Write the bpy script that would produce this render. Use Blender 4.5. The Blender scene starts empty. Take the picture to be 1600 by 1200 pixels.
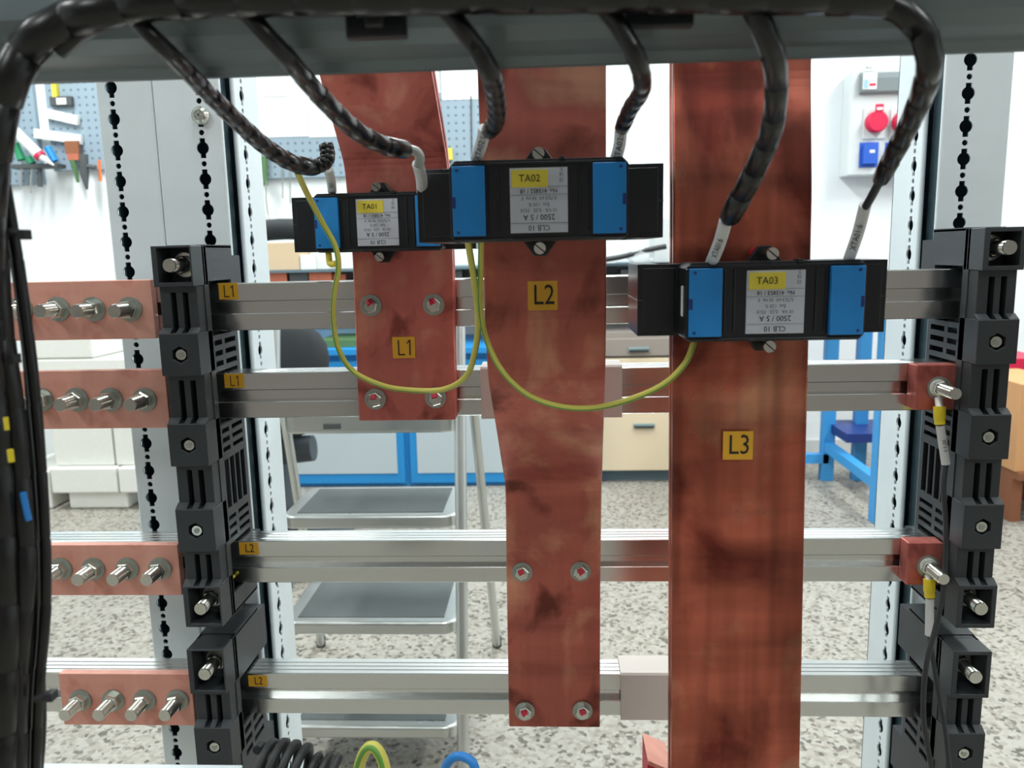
import bpy, math, random
import numpy as np
from mathutils import Vector, Matrix, geometry
random.seed(7)
S = bpy.context.scene
COL = S.collection

# ------------------------------------------------------------------ camera
F = 1244.0
CAM = np.array([0, 0, 1.10])
nrm = lambda v: np.array(v, float) / np.linalg.norm(v)
_d = nrm([163, 7516, 1244]); _X = np.array([25800, -309, -1244.]); _X = nrm(_X - _d * np.dot(_X, _d))
_Z = -_d; _Y = np.cross(_Z, _X)
RW = np.array([_X, _Y, _Z])           # camera (x right, y down, z forward) -> world
def P(u, v, y):                        # point of the plane Y = y seen at (u, v)
    w = RW @ np.array([u - 800, v - 600, F]); return Vector(CAM + w * (y / w[1]))
def PZ(u, v, z):
    w = RW @ np.array([u - 800, v - 600, F]); return Vector(CAM + w * ((z - CAM[2]) / w[2]))
cd = bpy.data.cameras.new('camera'); cam = bpy.data.objects.new('camera', cd); COL.objects.link(cam)
cd.lens = 36 * F / 1600; cd.sensor_width = 36; cd.clip_start = 0.01; cd.clip_end = 60
m = Matrix.Identity(4)
for i in range(3):
    m[i][0] = RW[i][0]; m[i][1] = -RW[i][1]; m[i][2] = -RW[i][2]; m[i][3] = CAM[i]
cam.matrix_world = m
cd.dof.use_dof = True; cd.dof.focus_distance = 0.78; cd.dof.aperture_fstop = 11.0
S.camera = cam

# ------------------------------------------------------------------ light and exposure
w = bpy.data.worlds.new('world'); S.world = w; w.use_nodes = True
w.node_tree.nodes['Background'].inputs[0].default_value = (0.85, 0.93, 1, 1)
w.node_tree.nodes['Background'].inputs[1].default_value = 0.3
def area(name, loc, sx, sy, power, rot=(0, 0, 0), col=(0.93, 0.98, 1)):
    l = bpy.data.lights.new(name, 'AREA'); l.shape = 'RECTANGLE'; l.size = sx; l.size_y = sy; l.energy = power; l.color = col
    o = bpy.data.objects.new(name, l); o.location = loc; o.rotation_euler = rot; COL.objects.link(o); return o
LAMPS = [(-2.4, 2.9), (0.0, 2.9), (2.4, 2.9), (-2.4, 0.6), (0.0, 0.9), (2.4, 0.6), (-1.5, -1.8), (1.5, -1.8)]
for i, (lx, ly) in enumerate(LAMPS):
    area('lamp_light', (lx, ly, 2.93), 0.3, 1.5, 54 if ly > 2 else (26 if ly > 0 else 22), col=(0.93, 1.0, 0.985))
vs = S.view_settings
vs.view_transform = 'Standard'; vs.look = 'None'; vs.exposure = 0.0; vs.gamma = 1.0; vs.use_curve_mapping = False

# ------------------------------------------------------------------ materials
def lin(c):
    return tuple(((x / 255) / 12.92 if x / 255 <= 0.04045 else (((x / 255) + 0.055) / 1.055) ** 2.4) for x in c) + (1,)
def mat(name, rgb, rough=0.5, metal=0.0, spec=0.5, emit=None, var=0.0, vscale=8, stretch=(1, 1, 1), rvar=0.0, bump=0.0, rgb2=None, alpha=1.0, trans=0.0):
    M = bpy.data.materials.new(name); M.use_nodes = True
    N = M.node_tree.nodes; L = M.node_tree.links; b = N['Principled BSDF']
    b.inputs['Base Color'].default_value = lin(rgb); b.inputs['Roughness'].default_value = rough
    b.inputs['Metallic'].default_value = metal; b.inputs['Specular IOR Level'].default_value = spec
    if alpha < 1: b.inputs['Alpha'].default_value = alpha
    if trans: b.inputs['Transmission Weight'].default_value = trans
    if emit:
        b.inputs['Emission Color'].default_value = lin(rgb); b.inputs['Emission Strength'].default_value = emit
    if var or rvar or bump or rgb2:
        tc = N.new('ShaderNodeTexCoord'); mp = N.new('ShaderNodeMapping'); mp.inputs['Scale'].default_value = stretch
        L.new(tc.outputs['Object'], mp.inputs[0])
        nz = N.new('ShaderNodeTexNoise'); nz.inputs['Scale'].default_value = vscale; nz.inputs['Detail'].default_value = 6; nz.inputs['Roughness'].default_value = 0.6
        L.new(mp.outputs[0], nz.inputs['Vector'])
        if var or rgb2:
            cr = N.new('ShaderNodeValToRGB'); e = cr.color_ramp.elements
            e[0].position = 0.3; e[1].position = 0.7
            a = lin(rgb); b2 = lin(rgb2) if rgb2 else tuple(x * (1 - var) for x in a[:3]) + (1,)
            e[0].color = b2; e[1].color = a
            L.new(nz.outputs[0], cr.inputs[0]); L.new(cr.outputs[0], b.inputs['Base Color'])
        if rvar:
            mr = N.new('ShaderNodeMapRange'); mr.inputs['To Min'].default_value = max(0.03, rough - rvar); mr.inputs['To Max'].default_value = rough + rvar
            mr.inputs['From Min'].default_value = 0.3; mr.inputs['From Max'].default_value = 0.7
            L.new(nz.outputs[0], mr.inputs[0]); L.new(mr.outputs[0], b.inputs['Roughness'])
        if bump:
            bp = N.new('ShaderNodeBump'); bp.inputs['Strength'].default_value = bump; bp.inputs['Distance'].default_value = 0.002
            L.new(nz.outputs[0], bp.inputs['Height']); L.new(bp.outputs[0], b.inputs['Normal'])
    return M
def copper(name, c1, c2, c3, rough, sc=14, metal=0.85, stripe=(60, 60, 1.5), sfac=0.3, band=0.25):
    """tarnished copper: cloudy patches, drawing lines along the bar, faint cross bands"""
    Q = mat(name, c1, rough, metal)
    N = Q.node_tree.nodes; L = Q.node_tree.links; b = N['Principled BSDF']
    tc = N.new('ShaderNodeTexCoord')
    def noise(scale, mp_, det=4, dist=0.0):
        mp = N.new('ShaderNodeMapping'); mp.inputs['Scale'].default_value = mp_; L.new(tc.outputs['Object'], mp.inputs[0])
        n = N.new('ShaderNodeTexNoise'); n.inputs['Scale'].default_value = scale; n.inputs['Detail'].default_value = det; n.inputs['Distortion'].default_value = dist
        L.new(mp.outputs[0], n.inputs['Vector']); return n
    def ramp(n, *st):
        cr = N.new('ShaderNodeValToRGB'); e = cr.color_ramp.elements
        e[0].position, e[0].color = st[0]; e[1].position, e[1].color = st[-1]
        for p_, c_ in st[1:-1]: k = e.new(p_); k.color = c_
        L.new(n.outputs[0], cr.inputs[0]); return cr
    g = lambda v: (v, v * .97, v * .95, 1)
    nz = noise(sc, (1, 1, .8), 7, .35)
    cr = ramp(nz, (0.36, lin(c3)), (0.46, lin(c1)), (0.53, lin(c1)), (0.64, lin(c2)))
    s1 = ramp(noise(1.0, stripe, 2), (0.38, g(1 - sfac * 1.3)), (0.62, g(1.0)))
    s2 = ramp(noise(1.0, (3, 3, 22), 5, 0.4), (0.36, g(1 - band * 1.3)), (0.6, g(1.0)))
    cur = cr.outputs[0]
    for x in (s1, s2):
        mx = N.new('ShaderNodeMix'); mx.data_type = 'RGBA'; mx.blend_type = 'MULTIPLY'; mx.inputs[0].default_value = 1
        L.new(cur, mx.inputs[6]); L.new(x.outputs[0], mx.inputs[7]); cur = mx.outputs[2]
    L.new(cur, b.inputs['Base Color'])
    mr = N.new('ShaderNodeMapRange'); mr.inputs['From Min'].default_value = 0.35; mr.inputs['From Max'].default_value = 0.65
    mr.inputs['To Min'].default_value = rough + 0.14; mr.inputs['To Max'].default_value = rough - 0.08
    L.new(nz.outputs[0], mr.inputs[0]); L.new(mr.outputs[0], b.inputs['Roughness'])
    return Q
M = {}
M['wall'] = mat('white_wall_paint', (236, 240, 242), 0.8, var=0.04, vscale=2)
M['wall_dim'] = mat('reflection_grey_wall', (150, 140, 135), 0.8, var=0.3, vscale=1.2)  # unseen wall behind the camera, grey tone added for varied copper reflections
M['ceiling'] = mat('ceiling_paint', (225, 228, 230), 0.9)
M['copper_a'] = copper('tarnished_copper', (212, 122, 114), (230, 156, 142), (150, 78, 72), 0.38, sc=19, sfac=0.08, band=0.12, metal=0.62)
M['copper_b'] = copper('brown_tarnished_copper', (200, 116, 104), (230, 166, 140), (128, 70, 60), 0.36, sc=13, sfac=0.10, band=0.24, metal=0.65)
M['copper_c'] = copper('drawn_copper', (214, 120, 98), (236, 172, 138), (142, 66, 54), 0.28, sc=9, stripe=(52, 52, .7), sfac=0.3, band=0.36, metal=0.7)
M['copper_l'] = copper('pale_matt_copper', (232, 172, 158), (240, 184, 170), (216, 148, 134), 0.5, sc=18, metal=0.35, stripe=(2, 60, 60), sfac=0.04, band=0.06)
M['alu'] = mat('polished_aluminium', (222, 224, 222), 0.2, 1.0)
M['alu_dull'] = mat('ladder_aluminium', (205, 208, 206), 0.34, 1.0, rvar=0.08, vscale=12)
M['zinc'] = mat('galvanised_steel', (226, 236, 240), 0.5, 0.2, rvar=0.08, vscale=14, var=0.06)
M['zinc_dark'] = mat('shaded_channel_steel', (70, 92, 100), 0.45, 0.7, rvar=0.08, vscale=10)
M['beam'] = mat('shaded_galvanised_beam', (112, 124, 126), 0.5, 0.5, rvar=0.1, vscale=6, stretch=(1, 6, 6), var=0.3)  # galvanised steel darkened, backlit shade put into the base colour
M['bolt'] = mat('zinc_plated_bolt', (214, 216, 208), 0.22, 1.0, rvar=0.06, vscale=60)
M['washer'] = mat('zinc_washer', (170, 175, 168), 0.42, 0.9)
M['black'] = mat('black_moulded_plastic', (52, 56, 60), 0.5, 0, 0.45, var=0.12, vscale=40, bump=0.05)
M['ctblack'] = mat('glossy_black_plastic', (26, 29, 34), 0.32, 0, 0.5)
M['jacket'] = mat('yellow_green_jacket', (206, 198, 92), 0.45)
M['tread'] = mat('dark_step_tread', (120, 126, 126), 0.5, 0.7, rvar=0.1, vscale=6, var=0.3)  # darker middle area of each step
M['void'] = mat('black_hollow', (10, 11, 13), 0.8)
M['cable'] = mat('black_spiral_wrap', (9, 9, 11), 0.30, 0, 0.5)
M['cablemat'] = mat('matt_black_cable', (38, 40, 42), 0.5)
M['blue'] = mat('blue_plastic', (26, 136, 214), 0.45)
M['label'] = mat('silver_label', (196, 200, 210), 0.5, 0.1)
M['ink'] = mat('black_ink', (30, 28, 26), 0.6)
M['inkgrey'] = mat('grey_ink', (105, 105, 112), 0.6)
M['yellow'] = mat('yellow_tag', (226, 206, 70), 0.5)
M['amber'] = mat('amber_sticker', (222, 166, 42), 0.5)
M['sleeve'] = mat('white_marker_sleeve', (205, 206, 206), 0.5)
M['greycable'] = mat('grey_cable_jacket', (176, 178, 174), 0.5)
M['red'] = mat('red_paint_mark', (190, 15, 50), 0.45)
M['sleeve_grey'] = mat('grey_insulating_sleeve', (196, 186, 180), 0.45)
M['yellowvinyl'] = mat('yellow_crimp_vinyl', (228, 206, 40), 0.35)
M['white'] = mat('white_plastic', (235, 236, 232), 0.5)
M['foam'] = mat('white_polystyrene', (238, 238, 232), 0.9, var=0.04, vscale=60, bump=0.2)
M['paper'] = mat('white_paper', (240, 241, 242), 0.7)
M['cbblue'] = mat('blue_cabinet_paint', (36, 140, 208), 0.45)
M['tbblue'] = mat('blue_table_paint', (60, 150, 215), 0.45)
M['navy'] = mat('dark_blue_paint', (20, 50, 120), 0.45)
M['door'] = mat('light_grey_door', (186, 198, 204), 0.5)
M['beige'] = mat('beige_drawer_front', (226, 208, 178), 0.5)
M['taupe'] = mat('shadow_taupe_drawer', (150, 140, 132), 0.5)  # darker than the beige fronts: shadow on the top drawer put into the colour
M['dark'] = mat('dark_plinth', (40, 44, 46), 0.7)
M['plinth'] = mat('blue_grey_plinth', (96, 116, 126), 0.6)
M['card'] = mat('cardboard', (214, 190, 158), 0.85, var=0.06, vscale=5)
M['card_o'] = mat('orange_brown_cardboard', (214, 160, 110), 0.85, var=0.08, vscale=5)
M['green'] = mat('green_case', (84, 120, 76), 0.6)
M['ltblue'] = mat('pale_blue_tray', (150, 190, 214), 0.5)
M['copperblock'] = mat('raw_copper_block', (220, 130, 104), 0.4, 0.5, var=0.2, vscale=30)
M['darkbox'] = mat('dark_grey_box', (76, 80, 82), 0.6)
M['chair'] = mat('black_chair_fabric', (46, 50, 54), 0.75, bump=0.1, vscale=200)
M['chairplastic'] = mat('grey_black_plastic', (78, 84, 90), 0.5)
M['greenhandle'] = mat('green_handle', (30, 150, 100), 0.45)
M['wood'] = mat('bristle_brown', (140, 88, 60), 0.8)
M['orange'] = mat('orange_plastic', (235, 120, 60), 0.5)
M['panelgrey'] = mat('panel_light_grey', (208, 212, 212), 0.5)
M['socketred'] = mat('red_socket', (210, 20, 70), 0.45)
M['socketblue'] = mat('blue_socket', (40, 90, 190), 0.45)
M['smoke'] = mat('smoked_window', (126, 134, 136), 0.2, 0, 0.6)
M['clear'] = mat('clear_film', (225, 230, 232), 0.12, alpha=0.45)
M['lampdiff'] = mat('lit_diffuser', (255, 255, 255), 0.5, emit=5)
M['handle'] = mat('grey_handle', (130, 150, 152), 0.4, 0.3)
M['brightblue'] = mat('bright_blue_jacket', (40, 130, 210), 0.4)

def pegboard_mat():
    Q = mat('pegboard_grey_blue', (160, 176, 186), 0.55)
    N = Q.node_tree.nodes; L = Q.node_tree.links; b = N['Principled BSDF']
    tc = N.new('ShaderNodeTexCoord'); mp = N.new('ShaderNodeMapping'); mp.inputs['Scale'].default_value = (26, 26, 26); L.new(tc.outputs['Object'], mp.inputs[0])
    fr = N.new('ShaderNodeVectorMath'); fr.operation = 'FRACTION'; L.new(mp.outputs[0], fr.inputs[0])
    sx = N.new('ShaderNodeSeparateXYZ'); L.new(fr.outputs[0], sx.inputs[0])
    out = []
    for k in ('X', 'Z'):
        a = N.new('ShaderNodeMath'); a.operation = 'SUBTRACT'; a.inputs[1].default_value = 0.5; L.new(sx.outputs[k], a.inputs[0])
        p = N.new('ShaderNodeMath'); p.operation = 'ABSOLUTE'; L.new(a.outputs[0], p.inputs[0])
        l = N.new('ShaderNodeMath'); l.operation = 'LESS_THAN'; l.inputs[1].default_value = 0.14; L.new(p.outputs[0], l.inputs[0]); out.append(l)
    mu = N.new('ShaderNodeMath'); mu.operation = 'MULTIPLY'; L.new(out[0].outputs[0], mu.inputs[0]); L.new(out[1].outputs[0], mu.inputs[1])
    mx = N.new('ShaderNodeMix'); mx.data_type = 'RGBA'; mx.inputs[6].default_value = lin((142, 160, 174)); mx.inputs[7].default_value = lin((88, 104, 118))
    L.new(mu.outputs[0], mx.inputs[0]); L.new(mx.outputs[2], b.inputs['Base Color']); return Q
M['peg'] = pegboard_mat()
def terrazzo():
    Q = mat('terrazzo_floor', (200, 200, 194), 0.5)
    N = Q.node_tree.nodes; L = Q.node_tree.links; b = N['Principled BSDF']
    tc = N.new('ShaderNodeTexCoord')
    v = N.new('ShaderNodeTexVoronoi'); v.inputs['Scale'].default_value = 100; L.new(tc.outputs['Object'], v.inputs['Vector'])
    cr = N.new('ShaderNodeValToRGB'); e = cr.color_ramp.elements
    e[0].position = 0.0; e[0].color = lin((84, 80, 72)); e[1].position = 1.0; e[1].color = lin((170, 166, 158))
    for p_, c_ in ((0.10, (104, 99, 90)), (0.2, (140, 134, 122)), (0.4, (156, 150, 140)), (0.7, (166, 161, 152))):
        k = e.new(p_); k.color = lin(c_)
    sp = N.new('ShaderNodeSeparateColor'); L.new(v.outputs['Color'], sp.inputs[0]); L.new(sp.outputs[0], cr.inputs[0])
    n = N.new('ShaderNodeTexNoise'); n.inputs['Scale'].default_value = 1.6; L.new(tc.outputs['Object'], n.inputs['Vector'])
    c2 = N.new('ShaderNodeValToRGB'); c2.color_ramp.elements[0].color = (0.75, 0.75, 0.75, 1); c2.color_ramp.elements[0].position = 0.35; c2.color_ramp.elements[1].position = 0.6
    L.new(n.outputs[0], c2.inputs[0])
    mx = N.new('ShaderNodeMix'); mx.data_type = 'RGBA'; mx.blend_type = 'MULTIPLY'; mx.inputs[0].default_value = 0.5
    L.new(cr.outputs[0], mx.inputs[6]); L.new(c2.outputs[0], mx.inputs[7]); L.new(mx.outputs[2], b.inputs['Base Color']); return Q
M['floor'] = terrazzo()

# ------------------------------------------------------------------ mesh builder
class MB:
    def __init__(s): s.v = []; s.f = []; s.m = []; s.s = []
    def add(s, vs_, fs, m=0, smooth=False):
        b = len(s.v); s.v += [tuple(x) for x in vs_]
        for f in fs: s.f.append([b + i for i in f]); s.m.append(m); s.s.append(smooth)
        return s
    def box(s, x0, x1, y0, y1, z0, z1, m=0, rot=None, piv=None):
        vs_ = [Vector((x, y, z)) for x in (x0, x1) for y in (y0, y1) for z in (z0, z1)]
        if rot is not None:
            c = piv if piv is not None else Vector(((x0 + x1) / 2, (y0 + y1) / 2, (z0 + z1) / 2))
            vs_ = [rot @ (v - c) + c for v in vs_]
        return s.add(vs_, [(0, 1, 3, 2), (4, 6, 7, 5), (0, 4, 5, 1), (2, 3, 7, 6), (0, 2, 6, 4), (1, 5, 7, 3)], m)
    def tube(s, pts, r, seg=12, m=0, caps=True, smooth=True, phase=0.0, flat=None):
        pts = [Vector(p) for p in pts]; n = len(pts)
        rr = r if isinstance(r, (list, tuple)) else [r] * n
        t0 = (pts[1] - pts[0]).normalized()
        up = Vector((0, 0, 1)) if abs(t0.z) < 0.9 else Vector((1, 0, 0))
        a = t0.cross(up).normalized(); vs_ = []
        for i, p in enumerate(pts):
            t = (pts[min(i + 1, n - 1)] - pts[max(i - 1, 0)])
            if t.length < 1e-9: t = t0
            t = t.normalized(); a = (a - t * a.dot(t)).normalized(); b = t.cross(a)
            for k in range(seg):
                an = 2 * math.pi * k / seg + phase
                vs_.append(p + (a * math.cos(an) + b * math.sin(an)) * rr[i])
        fs = [(i * seg + k, i * seg + (k + 1) % seg, (i + 1) * seg + (k + 1) % seg, (i + 1) * seg + k) for i in range(n - 1) for k in range(seg)]
        s.add(vs_, fs, m, smooth)
        if caps:
            s.add(vs_[:seg], [tuple(reversed(range(seg)))], m); s.add(vs_[-seg:], [tuple(range(seg))], m)
        return s
    def cyl(s, p0, p1, r, seg=20, m=0, r1=None, smooth=True, phase=0.0):
        return s.tube([p0, p1], [r, r if r1 is None else r1], seg, m, True, smooth, phase)
    def plate(s, outer, holes, o, au, av, t, m=0):
        """flat plate with through holes; outer / holes are 2D lists in (u, v); extruded by t along au x av"""
        o = Vector(o); au = Vector(au); av = Vector(av); nn = au.cross(av).normalized()
        loops = [outer] + holes
        tri = geometry.tessellate_polygon([[Vector((p[0], p[1], 0)) for p in l] for l in loops])
        flat = [p for l in loops for p in l]; n = len(flat)
        A = [o + au * p[0] + av * p[1] for p in flat]; B = [p + nn * t for p in A]
        fs = [tuple(x) for x in tri] + [tuple(reversed([i + n for i in x])) for x in tri]
        k = 0
        for l in loops:
            q = len(l)
            for i in range(q): fs.append((k + i, k + (i + 1) % q, n + k + (i + 1) % q, n + k + i))
            k += q
        return s.add(A + B, fs, m)
    def text(s, txt, size, o, au, av, m=0, align='CENTER', sx=1.0):
        c = bpy.data.curves.new('t', 'FONT'); c.body = txt; c.size = size; c.align_x = align; c.align_y = 'CENTER'; c.resolution_u = 2
        ob = bpy.data.objects.new('t', c); COL.objects.link(ob); bpy.context.view_layer.update()
        me = bpy.data.meshes.new_from_object(ob.evaluated_get(bpy.context.evaluated_depsgraph_get()))
        o = Vector(o); au = Vector(au); av = Vector(av)
        s.add([o + au * (v.co.x * sx) + av * v.co.y for v in me.vertices], [tuple(p.vertices) for p in me.polygons], m)
        bpy.data.objects.remove(ob); bpy.data.curves.remove(c); bpy.data.meshes.remove(me); return s
    def prism(s, pts2, axis, a0, a1, m=0):
        """polygon in the two other axes extruded along axis"""
        n = len(pts2)
        def V(p, a): return {'x': (a, p[0], p[1]), 'y': (p[0], a, p[1]), 'z': (p[0], p[1], a)}[axis]
        return s.add([V(p, a0) for p in pts2] + [V(p, a1) for p in pts2],
                     [tuple(range(n)), tuple(reversed(range(n, 2 * n)))] + [(i, (i + 1) % n, n + (i + 1) % n, n + i) for i in range(n)], m)
    def build(s, name, mats, parent=None, bevel=0.0, seg=2, origin=None, fix=True):
        me = bpy.data.meshes.new(name)
        vs_ = s.v
        if origin is None:
            if parent is not None: origin = parent['_o'] if '_o' in parent else (0, 0, 0)
            else: origin = (sum(v[0] for v in vs_) / len(vs_), sum(v[1] for v in vs_) / len(vs_), min(v[2] for v in vs_))
        wo = tuple(origin)
        me.from_pydata([(v[0] - wo[0], v[1] - wo[1], v[2] - wo[2]) for v in vs_], [], s.f)
        if not isinstance(mats, (list, tuple)): mats = [mats]
        for q in mats: me.materials.append(M[q])
        for p, mi, sm in zip(me.polygons, s.m, s.s): p.material_index = mi; p.use_smooth = sm
        if fix:
            import bmesh
            b = bmesh.new(); b.from_mesh(me); bmesh.ops.recalc_face_normals(b, faces=b.faces); b.to_mesh(me); b.free()
        me.update()
        o = bpy.data.objects.new(name, me); COL.objects.link(o)
        o['_o'] = wo
        if parent is not None:
            o.parent = parent; po = tuple(parent['_o']); o.location = (wo[0] - po[0], wo[1] - po[1], wo[2] - po[2])
        else: o.location = wo
        if bevel:
            bm = o.modifiers.new('bevel', 'BEVEL'); bm.width = bevel; bm.segments = seg; bm.limit_method = 'ANGLE'; bm.angle_limit = math.radians(40)
        return o
def thing(name, label, cat, loc, group=None):
    o = bpy.data.objects.new(name, None); o.location = loc; COL.objects.link(o); o.empty_display_size = 0.05
    o['_o'] = tuple(loc); o['label'] = label; o['category'] = cat
    if group: o['group'] = group
    return o
def tag(o, label, cat, group=None, kind=None):
    o['label'] = label; o['category'] = cat
    if group: o['group'] = group
    if kind: o['kind'] = kind
    return o
def struct(o): o['kind'] = 'structure'; return o
def spline(pts, k=8):
    pts = [Vector(p) for p in pts]; Q = [pts[0]] + pts + [pts[-1]]; out = []
    for i in range(1, len(Q) - 2):
        p0, p1, p2, p3 = Q[i - 1:i + 3]
        for j in range(k):
            t = j / k
            out.append(0.5 * ((2 * p1) + (p2 - p0) * t + (2 * p0 - 5 * p1 + 4 * p2 - p3) * t * t + (3 * p1 - p0 - 3 * p2 + p3) * t ** 3))
    out.append(pts[-1]); return out
def wrap_tube(mb, pts, r, pitch=0.016, m=0, seg=12, jit=0.0, r2=None):
    """spiral-wrapped cable: overlapping short sleeves, each a little wider at its open end"""
    pts = [Vector(p) for p in pts]; ds = [0]
    for a, b in zip(pts, pts[1:]): ds.append(ds[-1] + (b - a).length)
    T = ds[-1]; n = max(2, int(T / pitch)); q = []; rr = []
    def at(d):
        d = min(max(d, 0), T)
        for i in range(len(ds) - 1):
            if d <= ds[i + 1]: return pts[i].lerp(pts[i + 1], (d - ds[i]) / max(1e-9, ds[i + 1] - ds[i]))
        return pts[-1]
    for i in range(n):
        j_ = random.uniform(-jit, jit)
        for f, s_ in ((0, 1.03), (0.45, 1.01), (0.94, 0.97), (0.97, 0.90)):
            rl = r if not r2 else r + (r2 - r) * (i + f) / n
            q.append(at((i + f) * T / n)); rr.append(rl * (s_ + j_))
    q.append(at(T)); rr.append((r2 or r) * 0.9)
    mb.tube(q, rr, seg, m); return mb
def circ(cx, cz, r, n=16, ph=0): return [(cx + r * math.cos(2 * math.pi * i / n + ph), cz + r * math.sin(2 * math.pi * i / n + ph)) for i in range(n)]
def rect(x0, x1, z0, z1): return [(x0, z0), (x1, z0), (x1, z1), (x0, z1)]

# ------------------------------------------------------------------ room
XL, XR, YB, YF, ZC = -4.2, 4.2, 4.25, -3.6, 3.0
struct(MB().box(XL, XR, YF, YB, -0.05, 0).build('floor', 'floor'))
struct(MB().box(XL, XR, YB, YB + 0.1, 0, ZC).build('wall_back', 'wall'))
struct(MB().box(XL - 0.1, XL, YF, YB, 0, ZC).build('wall_left', 'wall'))
struct(MB().box(XR, XR + 0.1, YF, YB, 0, ZC).build('wall_right', 'wall'))
struct(MB().box(XL, XR, YF - 0.1, YF, 0, ZC).build('wall_front', 'wall_dim'))
struct(MB().box(XL, XR, YF, YB, ZC, ZC + 0.05).build('ceiling', 'ceiling'))
struct(MB().box(0.9, XR, YB - 0.012, YB, 0, 0.07).build('baseboard_back', 'panelgrey'))
for i, (lx, ly) in enumerate(LAMPS):
    t = thing('ceiling_lamp', 'white fluorescent ceiling lamp with long lit diffuser', 'lamp', (lx, ly, 2.94), 'ceiling lamps above the workshop')
    MB().box(lx - 0.17, lx + 0.17, ly - 0.78, ly + 0.78, 2.955, 3.0).build('housing', 'white', t)
    MB().box(lx - 0.14, lx + 0.14, ly - 0.75, ly + 0.75, 2.94, 2.955).build('diffuser', 'lampdiff', t)

# ------------------------------------------------------------------ rack uprights
ZT, ZB = 1.62, 0.12
def hole_big(c, z, s=1.12):
    r = 0.0062 * s; w_ = 0.0028 * s; h = 0.0096 * s; a = math.asin(w_ / r); pts = []
    for k in range(9): an = -math.pi / 2 + a + (math.pi - 2 * a) * k / 8; pts.append((c + r * math.cos(an), z + r * math.sin(an)))
    pts += [(c + w_, z + h), (c - w_, z + h)]
    for k in range(9): an = math.pi / 2 + a + (math.pi - 2 * a) * k / 8; pts.append((c + r * math.cos(an), z + r * math.sin(an)))
    pts += [(c - w_, z - h), (c + w_, z - h)]
    return pts
PITCH = 0.0336; ZH0 = P(173, 137, 0.90).z
def perforated(mb, u0, u1, cu, o, au, t, m=0):
    k0 = int((ZT - ZH0) / PITCH); z = ZH0 + k0 * PITCH
    while z > ZB + PITCH:
        top = z + PITCH * 0.5; bot = z - PITCH * 0.5
        mid = bot + 0.0085
        mb.plate(rect(u0, u1, z - 0.0115, top - 0.0045), [hole_big(cu, z)], o, au, (0, 0, 1), t, m)
        mb.plate(rect(u0, u1, bot - 0.0045, z - 0.0115), [circ(cu, bot, 0.0031, 12)], o, au, (0, 0, 1), t, m)
        z -= PITCH
    return z
def upright(x0, x1, side, hc, label):
    """steel section: perforated front web, perforated side flange on the open side (side = +1 / -1)"""
    t = thing('rack_upright', label, 'rack upright', ((x0 + x1) / 2, 0.95, ZB), None)
    fr = MB(); zb = perforated(fr, x0, x1, hc, (0, 0.902, 0), (1, 0, 0), -0.002) if False else None
    fr = MB(); perforated(fr, x0, x1, hc, (0, 0.900, 0), (1, 0, 0), -0.002)
    fr.tube([(x0, 0.903, ZB), (x0, 0.903, ZT)], 0.003, 8); fr.tube([(x1, 0.903, ZB), (x1, 0.903, ZT)], 0.003, 8)
    fr.build('front_web', 'zinc', t)
    xi = x1 if side > 0 else x0
    ch = MB(); xs = xi - side * 0.008
    ch.box(min(xs, xs - side * 0.002), max(xs, xs - side * 0.002), 0.903, 0.945, ZB, ZT)
    ch.build('channel', 'zinc_dark', t)
    sf = MB(); perforated(sf, 0.945, 1.02, 0.968, (xi, 0, 0), (0, 1, 0), 0.002)
    sf.tube([(xi, 0.945, ZB), (xi, 0.945, ZT)], 0.003, 8)
    sf.build('side_flange', 'zinc', t)
    bk = MB(); bk.box(x0, x1, 1.02, 1.022, ZB, ZT)
    xo = x0 if side > 0 else x1
    bk.box(min(xo, xo + side * 0.002), max(xo, xo + side * 0.002), 0.904, 1.02, ZB, ZT)
    bk.build('back_web', 'zinc_dark', t)
    return t
xa0 = P(152, 130, .9).x; xa1 = P(237, 130, .9).x - .004; xb0 = P(240, 130, .9).x; xb1 = P(338, 130, .9).x
ua = upright(xa0, xa1, -1, P(173, 137, .9).x, 'galvanised perforated steel upright, outer one of the left pair')
ub = upright(xb0, xb1, 1, P(309, 137, .9).x, 'galvanised perforated steel upright with a screw in it, inner one of the left pair')
xc0 = P(1483, 90, .9).x; xc1 = P(1582, 90, .9).x
uc = upright(xc0, xc1, -1, P(1517, 90, .9).x, 'galvanised perforated steel upright behind the right busbar support')
def axis_bolt(name, p, parent, rw=0.0105, rh=0.0075, sl=0.0, sr=0.005, red=False, lab=None, nh=0.006, ph=0.3, wm='washer', dirv=(0, -1, 0)):
    """washer + hex nut + shaft pointing at the viewer, base on point p"""
    p = Vector(p); d = Vector(dirv).normalized()
    b = MB(); b.cyl(p, p + d * (0.003 + nh + max(sl, 0.003)), sr, 16)
    if sl > 0.008:
        n = int(sl / 0.0018)
        for k in range(n): b.cyl(p + d * (0.003 + nh + k * 0.0018), p + d * (0.003 + nh + k * 0.0018 + 0.0009), sr * 1.07, 14, r1=sr * 0.98)
    o = b.build(name, 'bolt', parent, 0.0004, 1)
    MB().cyl(p, p + d * 0.0025, rw, 28).build('washer', wm, o, 0.0004, 1)
    h = MB(); h.tube([p + d * 0.0025, p + d * (0.0025 + nh * 0.85), p + d * (0.0025 + nh)], [rh, rh, rh * 0.88], 6, 0, True, False, ph)
    mats = ['bolt']
    if red:
        mats.append('red'); q = p + d * (0.0031 + nh); h.cyl(q + Vector((random.uniform(-.002, 0), 0, rh * .62)), q + Vector((random.uniform(0, .002), 0, rh * .15)) + d * 0.003, 0.0030, 10, 1)
    h.build('nut', mats, o)
    if lab: o['label'] = lab
    return o
sc = P(312, 180, .893)
o = thing('cross_head_screw', 'large round-head screw set in a hole of the left inner upright', 'screw', sc)
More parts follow.
